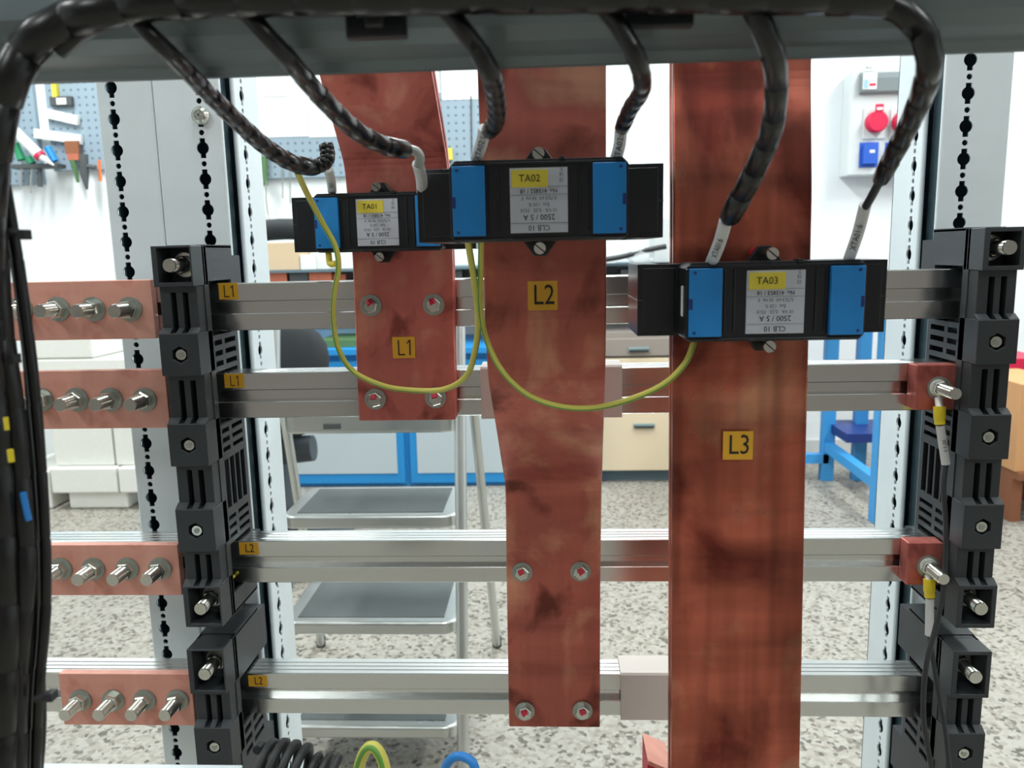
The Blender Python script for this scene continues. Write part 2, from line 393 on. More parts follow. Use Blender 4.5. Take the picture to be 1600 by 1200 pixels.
s_ = MB(); s_.tube([(sc.x, .8975, sc.z), (sc.x, .893, sc.z), (sc.x, .890, sc.z)], [.0095, .0095, .006], 24); s_.build('screw_head', 'bolt', o)
k_ = MB(); k_.box(sc.x - .005, sc.x + .005, .8892, .8905, sc.z - .001, sc.z + .001); k_.box(sc.x - .001, sc.x + .001, .8892, .8905, sc.z - .005, sc.z + .005); k_.build('cross_slot', 'washer', o)

# ------------------------------------------------------------------ horizontal aluminium busbars
BZ = [(1.0742, 1.0250), (0.9800, 0.9310), (0.7933, 0.7450), (0.6370, 0.5875)]
BF, BB = 0.820, 0.853
XRB = P(1520, 450, .82).x
xlefts = [-0.80, -0.80, -0.80, -0.80]
BLAB = ['polished aluminium busbar, topmost of the four horizontal bars, marked L1',
        'polished aluminium busbar, second from top, running behind the foot of the L1 copper bar',
        'polished aluminium busbar crossing behind the narrow foot of the L2 copper bar, third from top',
        'polished aluminium busbar, lowest of the four horizontal bars, with ribbed top']
bars = []
for i, (zt, zb) in enumerate(BZ):
    h = zt - zb; z1 = zt - h * 0.385; z2 = zt - h * 0.635
    prof = [(BF, zt - .0008), (BF + .0008, zt), (BF + .007, zt), (BF + .0075, zt - .001), (BF + .0085, zt - .001), (BF + .009, zt), (BF + .015, zt), (BF + .0155, zt - .001), (BF + .0165, zt - .001), (BF + .017, zt),
            (BF + .023, zt), (BF + .0235, zt - .001), (BF + .0245, zt - .001), (BF + .025, zt), (BB, zt), (BB, zb), (BF + .0008, zb), (BF, zb + .0008),
            (BF, z2 - .0008), (BF + .0008, z2), (BF + .008, z2), (BF + .008, z1), (BF + .0008, z1), (BF, z1 + .0008)]
    b = MB(); b.prism(prof, 'x', xlefts[i], XRB + 0.03)
    o = b.build('aluminium_busbar', 'alu'); tag(o, BLAB[i], 'busbar'); bars.append(o)
def sticker(name, txt, uv, y, wpx, hpx, parent, label=None, tilt=0, tsize=.98, mat_='amber'):
    c = P(uv[0], uv[1], y); wm = wpx / F * y; hm = hpx / F * y
    b = MB(); ca, sa = math.cos(tilt), math.sin(tilt)
    au = Vector((ca, 0, sa)); av = Vector((-sa, 0, ca)); n = Vector((0, -1, 0))
    q = [c + au * (a * wm / 2) + av * (e * hm / 2) for a, e in ((-1, -1), (1, -1), (1, 1), (-1, 1))]
    b.add([p + n * .0003 for p in q] + q, [(0, 1, 2, 3), (0, 1, 5, 4), (1, 2, 6, 5), (2, 3, 7, 6), (3, 0, 4, 7)], 0)
    if txt.endswith('1'):          # capital L and a flagged figure 1
        k = hm * .36; q0 = c + n * .0006; th = k * .17
        def poly(ps): b.add([q0 + au * x + av * z for x, z in ps], [tuple(range(len(ps)))], 1)
        poly([(-k * .75, k), (-k * .75 + th, k), (-k * .75 + th, -k + th), (-k * .75, -k + th)]); poly([(-k * .75, -k + th), (k * .15, -k + th), (k * .15, -k), (-k * .75, -k)])
        poly([(k * .72, k), (k * .72 + th, k), (k * .72 + th, -k), (k * .72, -k)]); poly([(k * .72, k), (k * .72, k - th * 1.5), (k * .38, k * .42), (k * .38, k * .42 + th)])
    else: b.text(txt, hm * tsize, c + n * .0006 + au * wm * .04, au, av, 1, sx=.8)
    o = b.build(name, [mat_, 'ink'], parent, fix=False)
    if label: o['label'] = label
    return o
sticker('phase_sticker', 'L1', (357, 455), BF, 31, 26, bars[0], 'small amber sticker reading L1')
sticker('phase_sticker', 'L1', (366, 595), BF, 32, 23, bars[1], 'small amber sticker reading L1')
sticker('phase_sticker', 'L2', (389, 857), BF, 33, 21, bars[2], 'small amber sticker reading L2')
sticker('phase_sticker', 'L2', (403, 1064), BF, 33, 20, bars[3], 'small amber sticker reading L2')

# grey insulating sleeves round the bars
for (u0, u1, v0, v1, bi, lab) in ((750, 972, 567, 650, 1, 'grey insulating sleeve on the second busbar behind the L2 copper bar'),
                              (970, 1110, 1043, 1122, 3, 'grey insulating sleeve on the lowest busbar behind the L3 copper bar')):
    a = P(u0, v0, .817); c = P(u1, v1, .817); zt, zb = BZ[bi]
    b = MB()
    prof = [(.8165, zb - .003), (.8165, zt + .001), (.8185, zt + .003), (.857, zt + .003), (.857, zb - .003)]
    inn = [(.8195, zb - .0005), (.8195, zt + .0006), (.8195, zt + .0008), (.854, zt + .0008), (.854, zb - .0005)]
    n = 5; vs_ = [(x, p[0], p[1]) for x in (a.x, c.x) for p in prof + inn]
    fs = []
    for k in range(n):
        k2 = (k + 1) % n
        fs += [(k, k2, 10 + k2, 10 + k), (5 + k, 15 + k, 15 + k2, 5 + k2), (k, 5 + k, 5 + k2, k2), (10 + k, 10 + k2, 15 + k2, 15 + k)]
    b.add(vs_, fs); o = b.build('insulating_sleeve', 'sleeve_grey'); tag(o, lab, 'sleeve')

# ------------------------------------------------------------------ black busbar supports
SB = 0.865
def support(x0, x1, inner, zs, kinds, label, slots_side, open_bars, name='busbar_support', topped=True):
    """zs: boundaries from top down; kinds per section: P pocket with long bolt, B block with sunk screw, S slotted"""
    t = thing(name, label, 'busbar support', ((x0 + x1) / 2, .82, zs[-1]))
    w_ = x1 - x0; fr = MB(); bolts = []
    for (za, zb, k) in zip(zs, zs[1:], kinds):
        cx = (x0 + x1) / 2
        if k == 'P':
            fr.plate(rect(x0, x1, zb, za), [rect(x0 + w_ * .14, x1 - w_ * .04, zb + .004, za - .002) if inner > 0 else rect(x0 + w_ * .14, x1 - w_ * .12, zb + .004, za - .004)], (0, .765, 0), (1, 0, 0), (0, 0, 1), -.029)
            fr.box(x0, x1, .794, .80, zb, za)
            bolts.append(('P', cx + w_ * .02, (za + zb) / 2 + .001, .794))
        elif k == 'B':
            hx = [(cx + .0085 * math.cos(math.pi / 3 * i + math.pi / 6), (za + zb) / 2 + .0085 * math.sin(math.pi / 3 * i + math.pi / 6)) for i in range(6)]
            fr.plate(rect(x0, x1, zb, za), [hx], (0, .765, 0), (1, 0, 0), (0, 0, 1), -.024)
            fr.box(x0, x1, .788, .80, zb, za)
            bolts.append(('B', cx, (za + zb) / 2, .788))
        elif k == 'N':
            fr.box(x0 + w_ * .1, x1 - w_ * .1, .775, .80, zb, za)
        else:
            sl = [rect(cx - w_ * .20, cx - w_ * .06, zb + .0005, za - .006), rect(cx + w_ * .10, cx + w_ * .24, zb + .0005, za - .006)]
            fr.plate(rect(x0 + .001, x1 - .001, zb, za), sl, (0, .7735, 0), (1, 0, 0), (0, 0, 1), -.02)
            # bevelled ledge of the block underneath
            fr.prism([(.765, zb), (.7735, zb + .0055), (.7735, zb)], 'x', x0, cx - w_ * .2)
            fr.prism([(.765, zb), (.7735, zb + .0055), (.7735, zb)], 'x', cx + w_ * .24, x1)
            fr.prism([(.765, zb), (.7735, zb + .0055), (.7735, zb)], 'x', cx - w_ * .06, cx + w_ * .10)
            fr.box(x0 + .002, x1 - .002, .793, .80, zb, za)
    fr.build('clamp_front', 'black', t, .0005, 1)
    zt, zb = zs[0], zs[-1]
    # side cheeks with ventilation slots and bar windows
    for xs, tt in ((x0, .003), (x1 - .003, .003)):
        sd = MB()
        cuts = sorted(set([zt, zb] + [q for s0 in slots_side for q in (s0[0], s0[1])] + [q for bz in open_bars for q in (BZ[bz][0] + .004, BZ[bz][1] - .004)]), reverse=True)
        cuts = [c for c in cuts if zb <= c <= zt]
        for ca, cb in zip(cuts, cuts[1:]):
            mid = (ca + cb) / 2; holes = []
            for bz in open_bars:
                if BZ[bz][1] - .0045 < mid < BZ[bz][0] + .0045: holes = [rect(.8005, .858, cb + .0005, ca - .0005)]
            for s0 in slots_side:
                if s0[1] < mid < s0[0]:
                    if s0[2] == 'h':
                        n = s0[3]; hh = (ca - cb) / n
                        for k in range(n):
                            holes.append(rect(.803, .822, cb + hh * (k + .25), cb + hh * (k + .75)))
                            holes.append(rect(.829, .858, cb + hh * (k + .25), cb + hh * (k + .75)))
                    else:
                        n = s0[3]; hh = .058 / n
                        for k in range(n): holes.append(rect(.801 + hh * (k + .12), .801 + hh * (k + .88), cb + .003, ca - .003))
            sd.plate(rect(.80, SB, cb, ca), holes, (xs, 0, 0), (0, 1, 0), (0, 0, 1), tt)
        sd.box(xs, xs + .003, .79, .80, zb, zt)
        sd.build('side_cheek', 'black', t)
    bd = MB(); bd.box(x0 + .003, x1 - .003, .86, SB, zb, zt)
    bd.box(x0, x1, .80, SB, zt - .002, zt + .001); bd.box(x0, x1, .80, SB, zb - .001, zb + .002)
    bd.box((x0 + x1) / 2 - .001, (x0 + x1) / 2 + .001, .80, .86, zb, zt)
    bd.build('rear_body', 'black', t)
    for k, bx, bz_, by in bolts:
        if k == 'P': axis_bolt('long_bolt', (bx, by, bz_), t, .0122, .0092, .024, .0064, wm='bolt', nh=.009)
        else:
            q = MB(); bx -= inner * -.001; q.tube([(bx, by, bz_), (bx, by - .020, bz_), (bx, by - .0225, bz_)], [.0066, .0066, .0052], 20)
            q.tube([(bx, by - .022, bz_), (bx, by - .0232, bz_)], .003, 6, 1, True, False)
            q.build('socket_screw', ['bolt', 'washer'], t, .0003, 1)
    # spacer to the upright behind
    MB().box(x0 + .004, x1 - .004, SB, .8975, zt - .06, zt - .01).build('mounting_block', 'black', t)
    MB().box(x0 + .004, x1 - .004, SB, .8975, zb + .01, zb + .06).build('mounting_block', 'black', t)
    return t
zl = lambda v, u=270: P(u, v, .768).z
xl0, xl1 = P(240, 420, .768).x, P(302, 420, .768).x
xr0, xr1 = P(1534, 400, .768).x, P(1599, 400, .768).x
ZS_T = [zl(384), zl(448), zl(521), zl(587), zl(662), zl(728), zl(795), zl(861), zl(915), zl(978)]
ZS_B = [zl(1013, 300), zl(1082, 320), zl(1135, 320), zl(1195, 320), zl(1250, 330), zl(1310, 330)]
SIDE_T = [(BZ[0][1] - .006, BZ[1][0] + .006, 'h', 3), (BZ[1][1] - .006, BZ[1][1] - .036, 'h', 3), (BZ[1][1] - .039, BZ[2][0] + .039, 'v', 4), (BZ[2][0] + .036, BZ[2][0] + .006, 'h', 3)]
SIDE_B = [(BZ[3][1] - .006, BZ[3][1] - .046, 'h', 3)]
support(xl0, xl1, 1, ZS_T, 'PSBSBSBSP', 'tall black slotted plastic busbar support on the left uprights', SIDE_T, [0, 1, 2])
support(xl0 - .002, xl1 - .002, 1, ZS_B, 'PSBSB', 'shorter black busbar support under the tall left one', SIDE_B, [3])
dz = 0.0
support(xr0, xr1, -1, [z + dz for z in ZS_T], 'PSBSBSBSP', 'tall black slotted plastic busbar support on the right upright', SIDE_T, [0, 1, 2])
support(xr0, xr1, -1, [z + dz for z in ZS_B], 'PSBSB', 'shorter black busbar support under the tall right one', SIDE_B, [3])
# loose yellow marker strips tucked in the left support
for (a, c, lab) in (((326, 556), (334, 582), 'thin yellow marker strip stuck on the left support between the two L1 bars'), ((350, 914), (366, 900), 'thin yellow marker strip at the left end of the upper L2 bar')):
    p = P(a[0], a[1], .815); q = P(c[0], c[1], .815); b = MB(); b.tube([p, q], .0016, 4, 0, True, False); o = b.build('marker_strip', 'yellowvinyl'); tag(o, lab, 'marker')

# ------------------------------------------------------------------ copper flags on the left
FL = [((-40, 240), (438, 530), [34, 92, 147, 204], 483, 'pale copper connection plate, topmost of the four left of the black support'),
      ((-40, 262), (578, 669), [66, 121, 174, 227], 624, 'pale copper connection plate, second from top left of the black support'),
      ((-40, 281), (851, 930), [96, 147, 200, 251], 888, 'pale copper connection plate, third from top left of the black support'),
      ((96, 302), (1053, 1133), [127, 178, 227, 278], 1093, 'pale copper connection plate, lowest of the four, with its left end visible')]
for (ux, vy, us, vb, lab) in FL:
    a = P(ux[1], (vy[0]), .81); x0 = P(ux[0], (vy[0] + vy[1]) / 2, .81).x; x1 = P(ux[1], (vy[0] + vy[1]) / 2, .81).x
    z1 = P(ux[1] - 60, vy[0], .81).z; z0 = P(ux[1] - 60, vy[1], .81).z
    x1 = min(x1, xl0 + .0035) if False else x1
    t = thing('copper_connection_plate', lab, 'copper plate', ((x0 + x1) / 2, .815, z0))
    MB().box(x0, x1, .8095, .8195, z0, z1).build('plate', 'copper_l', t, .0008, 2)
    for u in us:
        p = P(u, vb, .8095); axis_bolt('plate_bolt', p, t, .0128, .0098, .020, .0066, ph=random.random(), nh=.009)

# ------------------------------------------------------------------ copper tabs on the right with sensing leads
def path(l, y0, y1, k=8):
    n = len(l); return spline([P(u, v, y0 + (y1 - y0) * i / (n - 1)) for i, (u, v) in enumerate(l)], k)
for i, (r, bolt, lab) in enumerate((((1433, 1499, 571, 640), (1466, 606), 'small copper terminal block with long bolt at the right end of the second busbar'),
                    ((1420, 1470, 849, 914), (1449, 884), 'small copper terminal block with long bolt at the right end of the third busbar'))):
    a = P(r[0], r[2], .80); c = P(r[1], r[3], .80)
    t = thing('copper_terminal_block', lab, 'copper terminal', ((a.x + c.x) / 2, .81, c.z))
    MB().box(a.x, c.x, .80, .8195, c.z, a.z).build('block', 'copper_a', t, .0008, 2)
    axis_bolt('terminal_bolt', P(bolt[0], bolt[1], .80), t, .0115, .0085, .026, .0055)
LEADS = [([(1466, 700), (1474, 760), (1478, 830), (1474, 920), (1462, 980), (1447, 1040), (1443, 1120), (1455, 1200), (1462, 1260)], (1466, 612), (1468, 663), (1478, 725), 'XL1:1', 'thin black sensing lead from the upper copper terminal block'),
         ([(1452, 985), (1456, 1020), (1466, 1080), (1478, 1150), (1486, 1240)], (1450, 890), (1452, 933), (1452, 992), None, 'thin black sensing lead from the lower copper terminal block')]
for pts, top, cr, sl, txt, lab in LEADS:
    t = thing('sensing_lead', lab, 'cable', P(cr[0], cr[1], .785))
    c = MB(); yy = .785
    MB().tube(path([sl] + pts[1:], .785, .74), .0026, 10).build('lead_wire', 'cablemat', t)
    a = P(*top, .793); b = P(top[0] + 1, cr[1] - 36, .788)
    lug = MB(); lug.plate(circ(0, 0, .0085, 20), [circ(0, 0, .0052, 16)], P(top[0], top[1] - 6, .7965), (1, 0, 0), (0, 0, 1), .0012); lug.tube([P(top[0], top[1] + 10, .795), P(cr[0], cr[1] - 24, .788)], .0035, 8); lug.build('ring_lug', 'white', t)
    MB().tube([P(cr[0], cr[1] - 28, .789), P(cr[0], cr[1] - 10, .787), P(cr[0], cr[1] - 8, .787), P(cr[0] + 1, cr[1], .786)], [.0058, .0056, .005, .0052], 14).build('yellow_crimp', 'yellowvinyl', t, .0004)
    s = MB(); p0 = P(cr[0] + 1, cr[1] + 2, .785); p1 = P(sl[0], sl[1], .785); s.tube([p0, p1], .0042, 14)
    if txt:
        d = (p1 - p0).normalized(); s.text(txt, .0055, (p0 + p1) / 2 + Vector((0, -.0045, 0)), d, Vector((-d.z, 0, d.x)) * -1, 1)
    s.build('marker_sleeve', ['sleeve', 'ink'], t)

# ------------------------------------------------------------------ vertical copper bars
def flatbar(name, st, w_, label, mat_, gap=.005, th=.008, mats2=None):
    t = thing(name, label, 'copper busbar', st[-1])
    for off in (0.0, th + gap):
        b = MB(); vs_ = []; n = len(st)
        for i, (x, y, z) in enumerate(st):
            a = Vector(st[max(i - 1, 0)]); c = Vector(st[min(i + 1, n - 1)]); d = (c - a); d.x = 0; d.normalize()
            nn = Vector((0, -d.z, d.y)); nn = nn if nn.y > 0 else -nn
            for o_ in (off, off + th):
                for sx in (-1, 1): vs_.append(Vector((x + sx * w_ / 2, y, z)) + nn * o_)
        fs = [(0, 1, 3, 2), (4 * n - 4, 4 * n - 2, 4 * n - 1, 4 * n - 3)]
        for i in range(n - 1):
            q = 4 * i
            for a_, b_ in ((0, 1), (1, 3), (3, 2), (2, 0)): fs.append((q + a_, q + b_, q + 4 + b_, q + 4 + a_))
        b.add(vs_, fs); b.build('front_strip' if off == 0 else 'rear_strip', mat_, t, .0012, 2)
    return t
def smooth_st(st, r=0.012):
    """round the bends of a polyline"""
    out = [Vector(st[0])]
    for i in range(1, len(st) - 1):
        a, b, c = map(Vector, st[i - 1:i + 2]); u = (a - b); v = (c - b); ru = min(r, u.length * .4); rv = min(r, v.length * .4)
        p, q = b + u.normalized() * ru, b + v.normalized() * rv
        for k in range(5): t = k / 4; out.append((1 - t) ** 2 * p + 2 * t * (1 - t) * b + t * t * q)
    out.append(Vector(st[-1])); return [tuple(x) for x in out]
z_l1b = P(637, 657, .793).z
L1 = flatbar('copper_busbar', smooth_st([(-.156, .690, 1.40), (-.151, .728, 1.262), (-.1465, .786, 1.186), (-.145, .793, 1.10), (-.1475, .793, z_l1b)]), .100, 'copper bar marked L1 through the left transformer, ending at the second busbar', 'copper_a')
z_l2b = P(867, 1138, .795).z
L2 = flatbar('copper_busbar', smooth_st([(-.004, .632, 1.40), (-.0035, .648, 1.18), (-.0035, .650, 1.045), (-.0035, .664, .996), (.0015, .792, .862), (.000, .797, .75), (-.001, .797, z_l2b)]), .099, 'copper bar marked L2 through the middle transformer, stepping back to a narrower-looking foot', 'copper_b')
L3 = flatbar('copper_busbar', smooth_st([(.146, .640, 1.40), (.145, .628, 1.222), (.144, .612, 1.14), (.144, .601, .918), (.1435, .586, .695), (.1435, .58, .50)]), .1015, 'copper bar marked L3 through the right transformer, running out of the bottom', 'copper_c')
for (u, v) in ((580, 477), (678, 476), (587, 623), (681, 621)):
    p = P(u, v, .7925); p.y = .7925; axis_bolt('bar_bolt', p, L1, .0108, .0078, .003, .0042, red=True)
for (u, v) in ((816, 893), (907, 892), (820, 1110), (910, 1109)):
    p = P(u, v, .7965); axis_bolt('bar_bolt', p, L2, .0108, .0078, .003, .0042, red=True)
sticker('phase_sticker', 'L1', (631, 543), .7925, 36, 34, L1, 'amber sticker reading L1')
sticker('phase_sticker', 'L2', (848, 462), .6495, 46, 45, L2, 'amber sticker reading L2')
st3 = sticker('phase_sticker', 'L3', (1153, 696), .5985, 47, 46, L3, 'amber sticker reading L3')
# ------------------------------------------------------------------ current transformers
def ct(u, v, Y0, Yw, Yb, s, tagtxt, serial, label, ears=(True, True)):
    c = P(u, v, Y0); X, Z = c.x, c.z
    t = thing('current_transformer', label, 'current transformer', (X, Y0 + .05, Z - .028 * s))
    g = MB(); hx, hz = .0605, .0272
    g.prism([(X - hx, Z - hz + .003), (X - hx, Z + hz - .004), (X - hx + .004, Z + hz), (X + hx - .004, Z + hz), (X + hx, Z + hz - .004), (X + hx, Z - hz + .003), (X + hx - .003, Z - hz), (X - hx + .003, Z - hz)], 'y', Y0 + .001, Yw + .002)
    # raised rim and vertical ribs of the moulding
    for a in (-1, 1):
        g.box(X + a * .0595 - .001, X + a * .0595 + .001, Y0 - .0005, Y0 + .01, Z - .024, Z + .023)
        g.box(X + a * .0275 - .0008, X + a * .0275 + .0008, Y0 - .0002, Y0 + .004, Z - .021, Z + .022)
        g.box(X + a * .034 - .0006, X + a * .034 + .0006, Y0, Y0 + .004, Z - .021, Z + .022)
    g.box(X - .0585, X + .0585, Y0 - .0005, Y0 + .004, Z + .0238, Z + .0255); g.box(X - .0585, X + .0585, Y0 - .0005, Y0 + .004, Z - .0262, Z - .0246)
    g.box(X - .018, X - .014, Y0 - .002, Y0 + .004, Z - .0268, Z - .0252); g.box(X + .014, X + .018, Y0 - .001, Y0 + .01, Z + .0262, Z + .0285)
    g.build('terminal_housing', 'ctblack', t, .0008, 2)
    r = MB(); wx, wz, iw = .0893, .0262, .0725
    for a in (-1, 1):
        x0, x1 = sorted((X + a * iw, X + a * wx)); r.box(x0, x1, Yw, Yb, Z - wz, Z + wz)
        e0, e1 = sorted((X + a * (hx + .002), X + a * (wx - .004))); r.box(e0, e1, Yw - .0012, Yw + .004, Z - wz + .004, Z + wz - .003); r.box(x0 - .0003, x1 + .0003, Yw - .0004, Yb, Z - .0004, Z + .0004)
    r.box(X - iw, X + iw, Yw, Yw + .006, Z - wz, Z + wz); r.box(X - iw, X + iw, Yb - .008, Yb, Z - wz, Z + wz)
    r.build('ring_core', 'ctblack', t, .0022, 3)
    for a in (-1, 1):
        b = MB(); x0, x1 = sorted((X + a * .0585, X + a * .0365)); b.box(x0, x1, Y0 - .0035, Y0 + .002, Z - .0232, Z + .0232)
        xe = X + a * .0585
        for zz in (-.0205, .0205): b.box(xe - a * .0035 - .001, xe - a * .0035 + .001, Y0 - .0038, Y0 - .0034, Z + zz - .001, Z + zz + .001, 1)
        x2, x3 = sorted((xe + a * .0003, xe - a * .0022)); b.box(x2, x3, Y0 - .0038, Y0 + .001, Z - .0045, Z + .003, 1)
        b.build('terminal_cover', ['blue', 'navy'], t, .0004, 1)
    lb = MB(); lb.box(X - .0195, X + .0195, Y0 - .0012, Y0 + .002, Z - .0218, Z + .0212)
    yy = Y0 - .0015; AU, AV = (-1, 0, 0), (0, 0, -1)
    def tx(sg, z, size, m=1, x=0, sx=.95): lb.text(sg, size, (X + x, yy, Z + z), AU, AV, m, sx=sx)
    tx('CLB 10', -.0185, .0052); tx('2500 / 5 A', -.0113, .0053); tx('10 VA   0,5S   FS10', -.0068, .0034, 2)
    tx('Ext  120 %', -.0030, .0034, 2); tx('0,72/3 kV  50 Hz  E', .0012, .0032, 2); tx('No. ' + serial + ' / 18', .0060, .0040)
    tx('10', .013, .0035, 2, .0155); tx('16', .0165, .0035, 2, .0155); tx('5', .0196, .0035, 2, .0155)
    for z in (-.0153, .0035, .0087): lb.box(X - .0193, X + .0193, Y0 - .0014, Y0 - .0011, Z + z - .0001, Z + z + .0001, 2)
    pl = lb.build('rating_plate', ['label', 'ink', 'inkgrey'], t, fix=False)
    yt = MB(); yt.box(X - .0182, X + .0062, Y0 - .0018, Y0 - .0011, Z + .0085, Z + .0198)
    yt.text(tagtxt, .0068, (X - .006, Y0 - .0021, Z + .0141), (1, 0, 0), (0, 0, 1), 1, sx=.95); yt.build('yellow_tag', ['yellow', 'ink'], pl, fix=False)
    if tagtxt == 'TA03': MB().box(X - hx - .0006, X - hx + .001, Y0 + .010, Y0 + .016, Z - .010, Z + .011).build('side_label', 'paper', t)
    for sg in (1, -1):
        e = MB(); zz = Z + sg * .0262; yE = Yw - .008
        e.prism([(X - .015, zz - sg * .003), (X + .015, zz - sg * .003), (X + .0045, zz + sg * .0115), (X - .0045, zz + sg * .0115)], 'y', yE, yE + .006)
        eo = e.build('fixing_ear', 'ctblack', t, .0008, 2)
        q = Vector((X, 0, zz + sg * .006)); w2 = MB()
        w2.cyl((q.x, Yb - .05, q.z), (q.x, yE - .016, q.z), .0021, 12); w2.cyl((q.x, yE - .016, q.z), (q.x, yE - .020, q.z), .0042, 20)
        w2.box(q.x - .0042, q.x + .0042, yE - .0203, yE - .0198, q.z - .0004, q.z + .0004, 1, Matrix.Rotation(.7, 3, 'Y'))
        w2.build('slotted_screw', ['bolt', 'ink'], eo)
        w3 = MB(); w3.tube([(q.x, Yb - .05, q.z), (q.x, Yb - .054, q.z)], .0045, 12); w3.build('red_screw_tip', 'red', eo)
    return t
ct(590, 347, .753, .781, .845, 1, 'TA01', '415851', 'black current transformer with yellow TA01 tag round the L1 copper bar')
ct(842, 312.5, .553, .593, .700, 1, 'TA02', '415852', 'black current transformer with yellow TA02 tag round the L2 copper bar')
ct(1211, 471, .553, .590, .660, 1, 'TA03', '415853', 'black current transformer with yellow TA03 tag round the L3 copper bar')

# ------------------------------------------------------------------ top cross beam with cable tie mounts
zb_ = P(400, 62, .372).z
bm_ = MB(); Yb0, Yb1 = .372, .445
zt_ = zb_ + .11
prof = [(Yb0, zt_), (Yb0, zb_ + .012), (Yb0 + .006, zb_ + .004), (Yb0 + .018, zb_), (Yb0 + .036, zb_), (Yb0 + .041, zb_ + .003), (Yb0 + .06, zb_ + .003), (Yb0 + .066, zb_ - .0005), (Yb1, zb_ - .0005), (Yb1 + .002, zb_ + .003), (Yb1 + .002, zt_)]
bm_.prism(prof, 'x', -.62, .62)
o = bm_.build('cross_beam', 'beam', None, .0012, 2); tag(o, 'dark backlit galvanised steel cross beam along the top carrying the black cables', 'beam')
TM = [((540, 637, 12, 60), 'square black cable tie mount on the cross beam, the left one'), ((976, 1083, -12, 43), 'square black cable tie mount on the cross beam, the right one')]
for (r, lab) in TM:
    a = P(r[0], r[2], .369); c = P(r[1], r[3], .369)
    t = thing('cable_tie_mount', lab, 'cable tie mount', ((a.x + c.x) / 2, .37, c.z))
    MB().box(a.x, c.x, .366, .3716, c.z, a.z).build('base_pad', 'ctblack', t, .001, 2)
    xm = (a.x + c.x) / 2; zm = (a.z + c.z) / 2 + .003
    MB().box(xm - .004, xm + .004, .362, .367, zm - .006, zm + .006).build('tie_saddle', 'cablemat', t, .0008, 2)

# ------------------------------------------------------------------ cable harness
H = thing('cable_harness', 'black spiral-wrapped cable harness along the cross beam with six branches to the transformers', 'cable harness', P(800, 0, .35))
TR = MB()
trunk = [(60, 300), (12, 190), (22, 120), (62, 60), (130, 22), (215, 6), (320, -2), (450, -4), (600, -6), (760, -9), (900, -10), (1050, -11), (1200, -8), (1310, -8), (1390, -2)]
trunk = [(-26, 420), (-22, 330), (-13, 250), (-1, 178), (18, 118), (52, 66), (104, 32)] + trunk[5:]
wrap_tube(TR, path(trunk, .350, .356, 10), .0078, .024, seg=14, jit=.02)
wrap_tube(TR, path([(90, 80), (140, 40), (215, 22), (330, 14), (470, 12), (640, 6), (800, 8), (1000, 4), (1190, 8)], .356, .358, 8), .0040, .026)
TR.build('trunk', 'cable', H)
BR = [ # wrapped path (pixel), y0, y1, radius ; bare lead path ; sleeve a->b, text
 dict(w=[(205, 25), (262, 80), (340, 160), (410, 225), (455, 254), (490, 262)], y=(.352, .66), r=(.0036, .0070), s=[(512, 262), (519, 299)], t='XTA01:1', e=[(490, 262), (506, 255), (512, 245), (509, 226)], ys=.70),
 dict(w=[(380, 15), (440, 80), (500, 150), (555, 203), (600, 227), (633, 234)], y=(.352, .56), r=(.0042, .0064), s=[(653, 256), (660, 300)], t='', l=[(630, 232), (650, 237), (656, 248), (653, 262)], ys=.57),
 dict(w=[(690, 5), (735, 60), (765, 110), (774, 150), (776, 185), (765, 205)], y=(.352, .54), r=(.0044, .0058), s=[(757, 200), (744, 248)], t='XTA02:1', ys=.56),
 dict(w=[(935, 0), (975, 50), (998, 100), (1003, 140), (985, 170), (972, 200)], y=(.352, .55), r=(.0040, .0052), s=[(970, 203), (963, 246)], t='XTA02:6', ys=.56),
 dict(w=[(1170, 0), (1200, 60), (1213, 120), (1206, 200), (1180, 265), (1140, 340)], y=(.352, .52), r=(.0050, .0068), s=[(1134, 345), (1111, 412)], t='XTA01:6', ys=.56),
 dict(w=[(1370, 0), (1428, 30), (1453, 90), (1440, 150), (1410, 215), (1376, 280)], y=(.352, .50), r=(.0056, .0052), s=[(1352, 320), (1326, 406)], t='XTA01:6', l=[(1380, 272), (1364, 303), (1352, 324)], ys=.56)]
BLB = ['leftmost branch, its end curled up', 'second branch from the left with bare grey end', 'third branch from the left', 'fourth branch from the left', 'fifth branch from the left, thick', 'rightmost branch, arching far out before thinning']
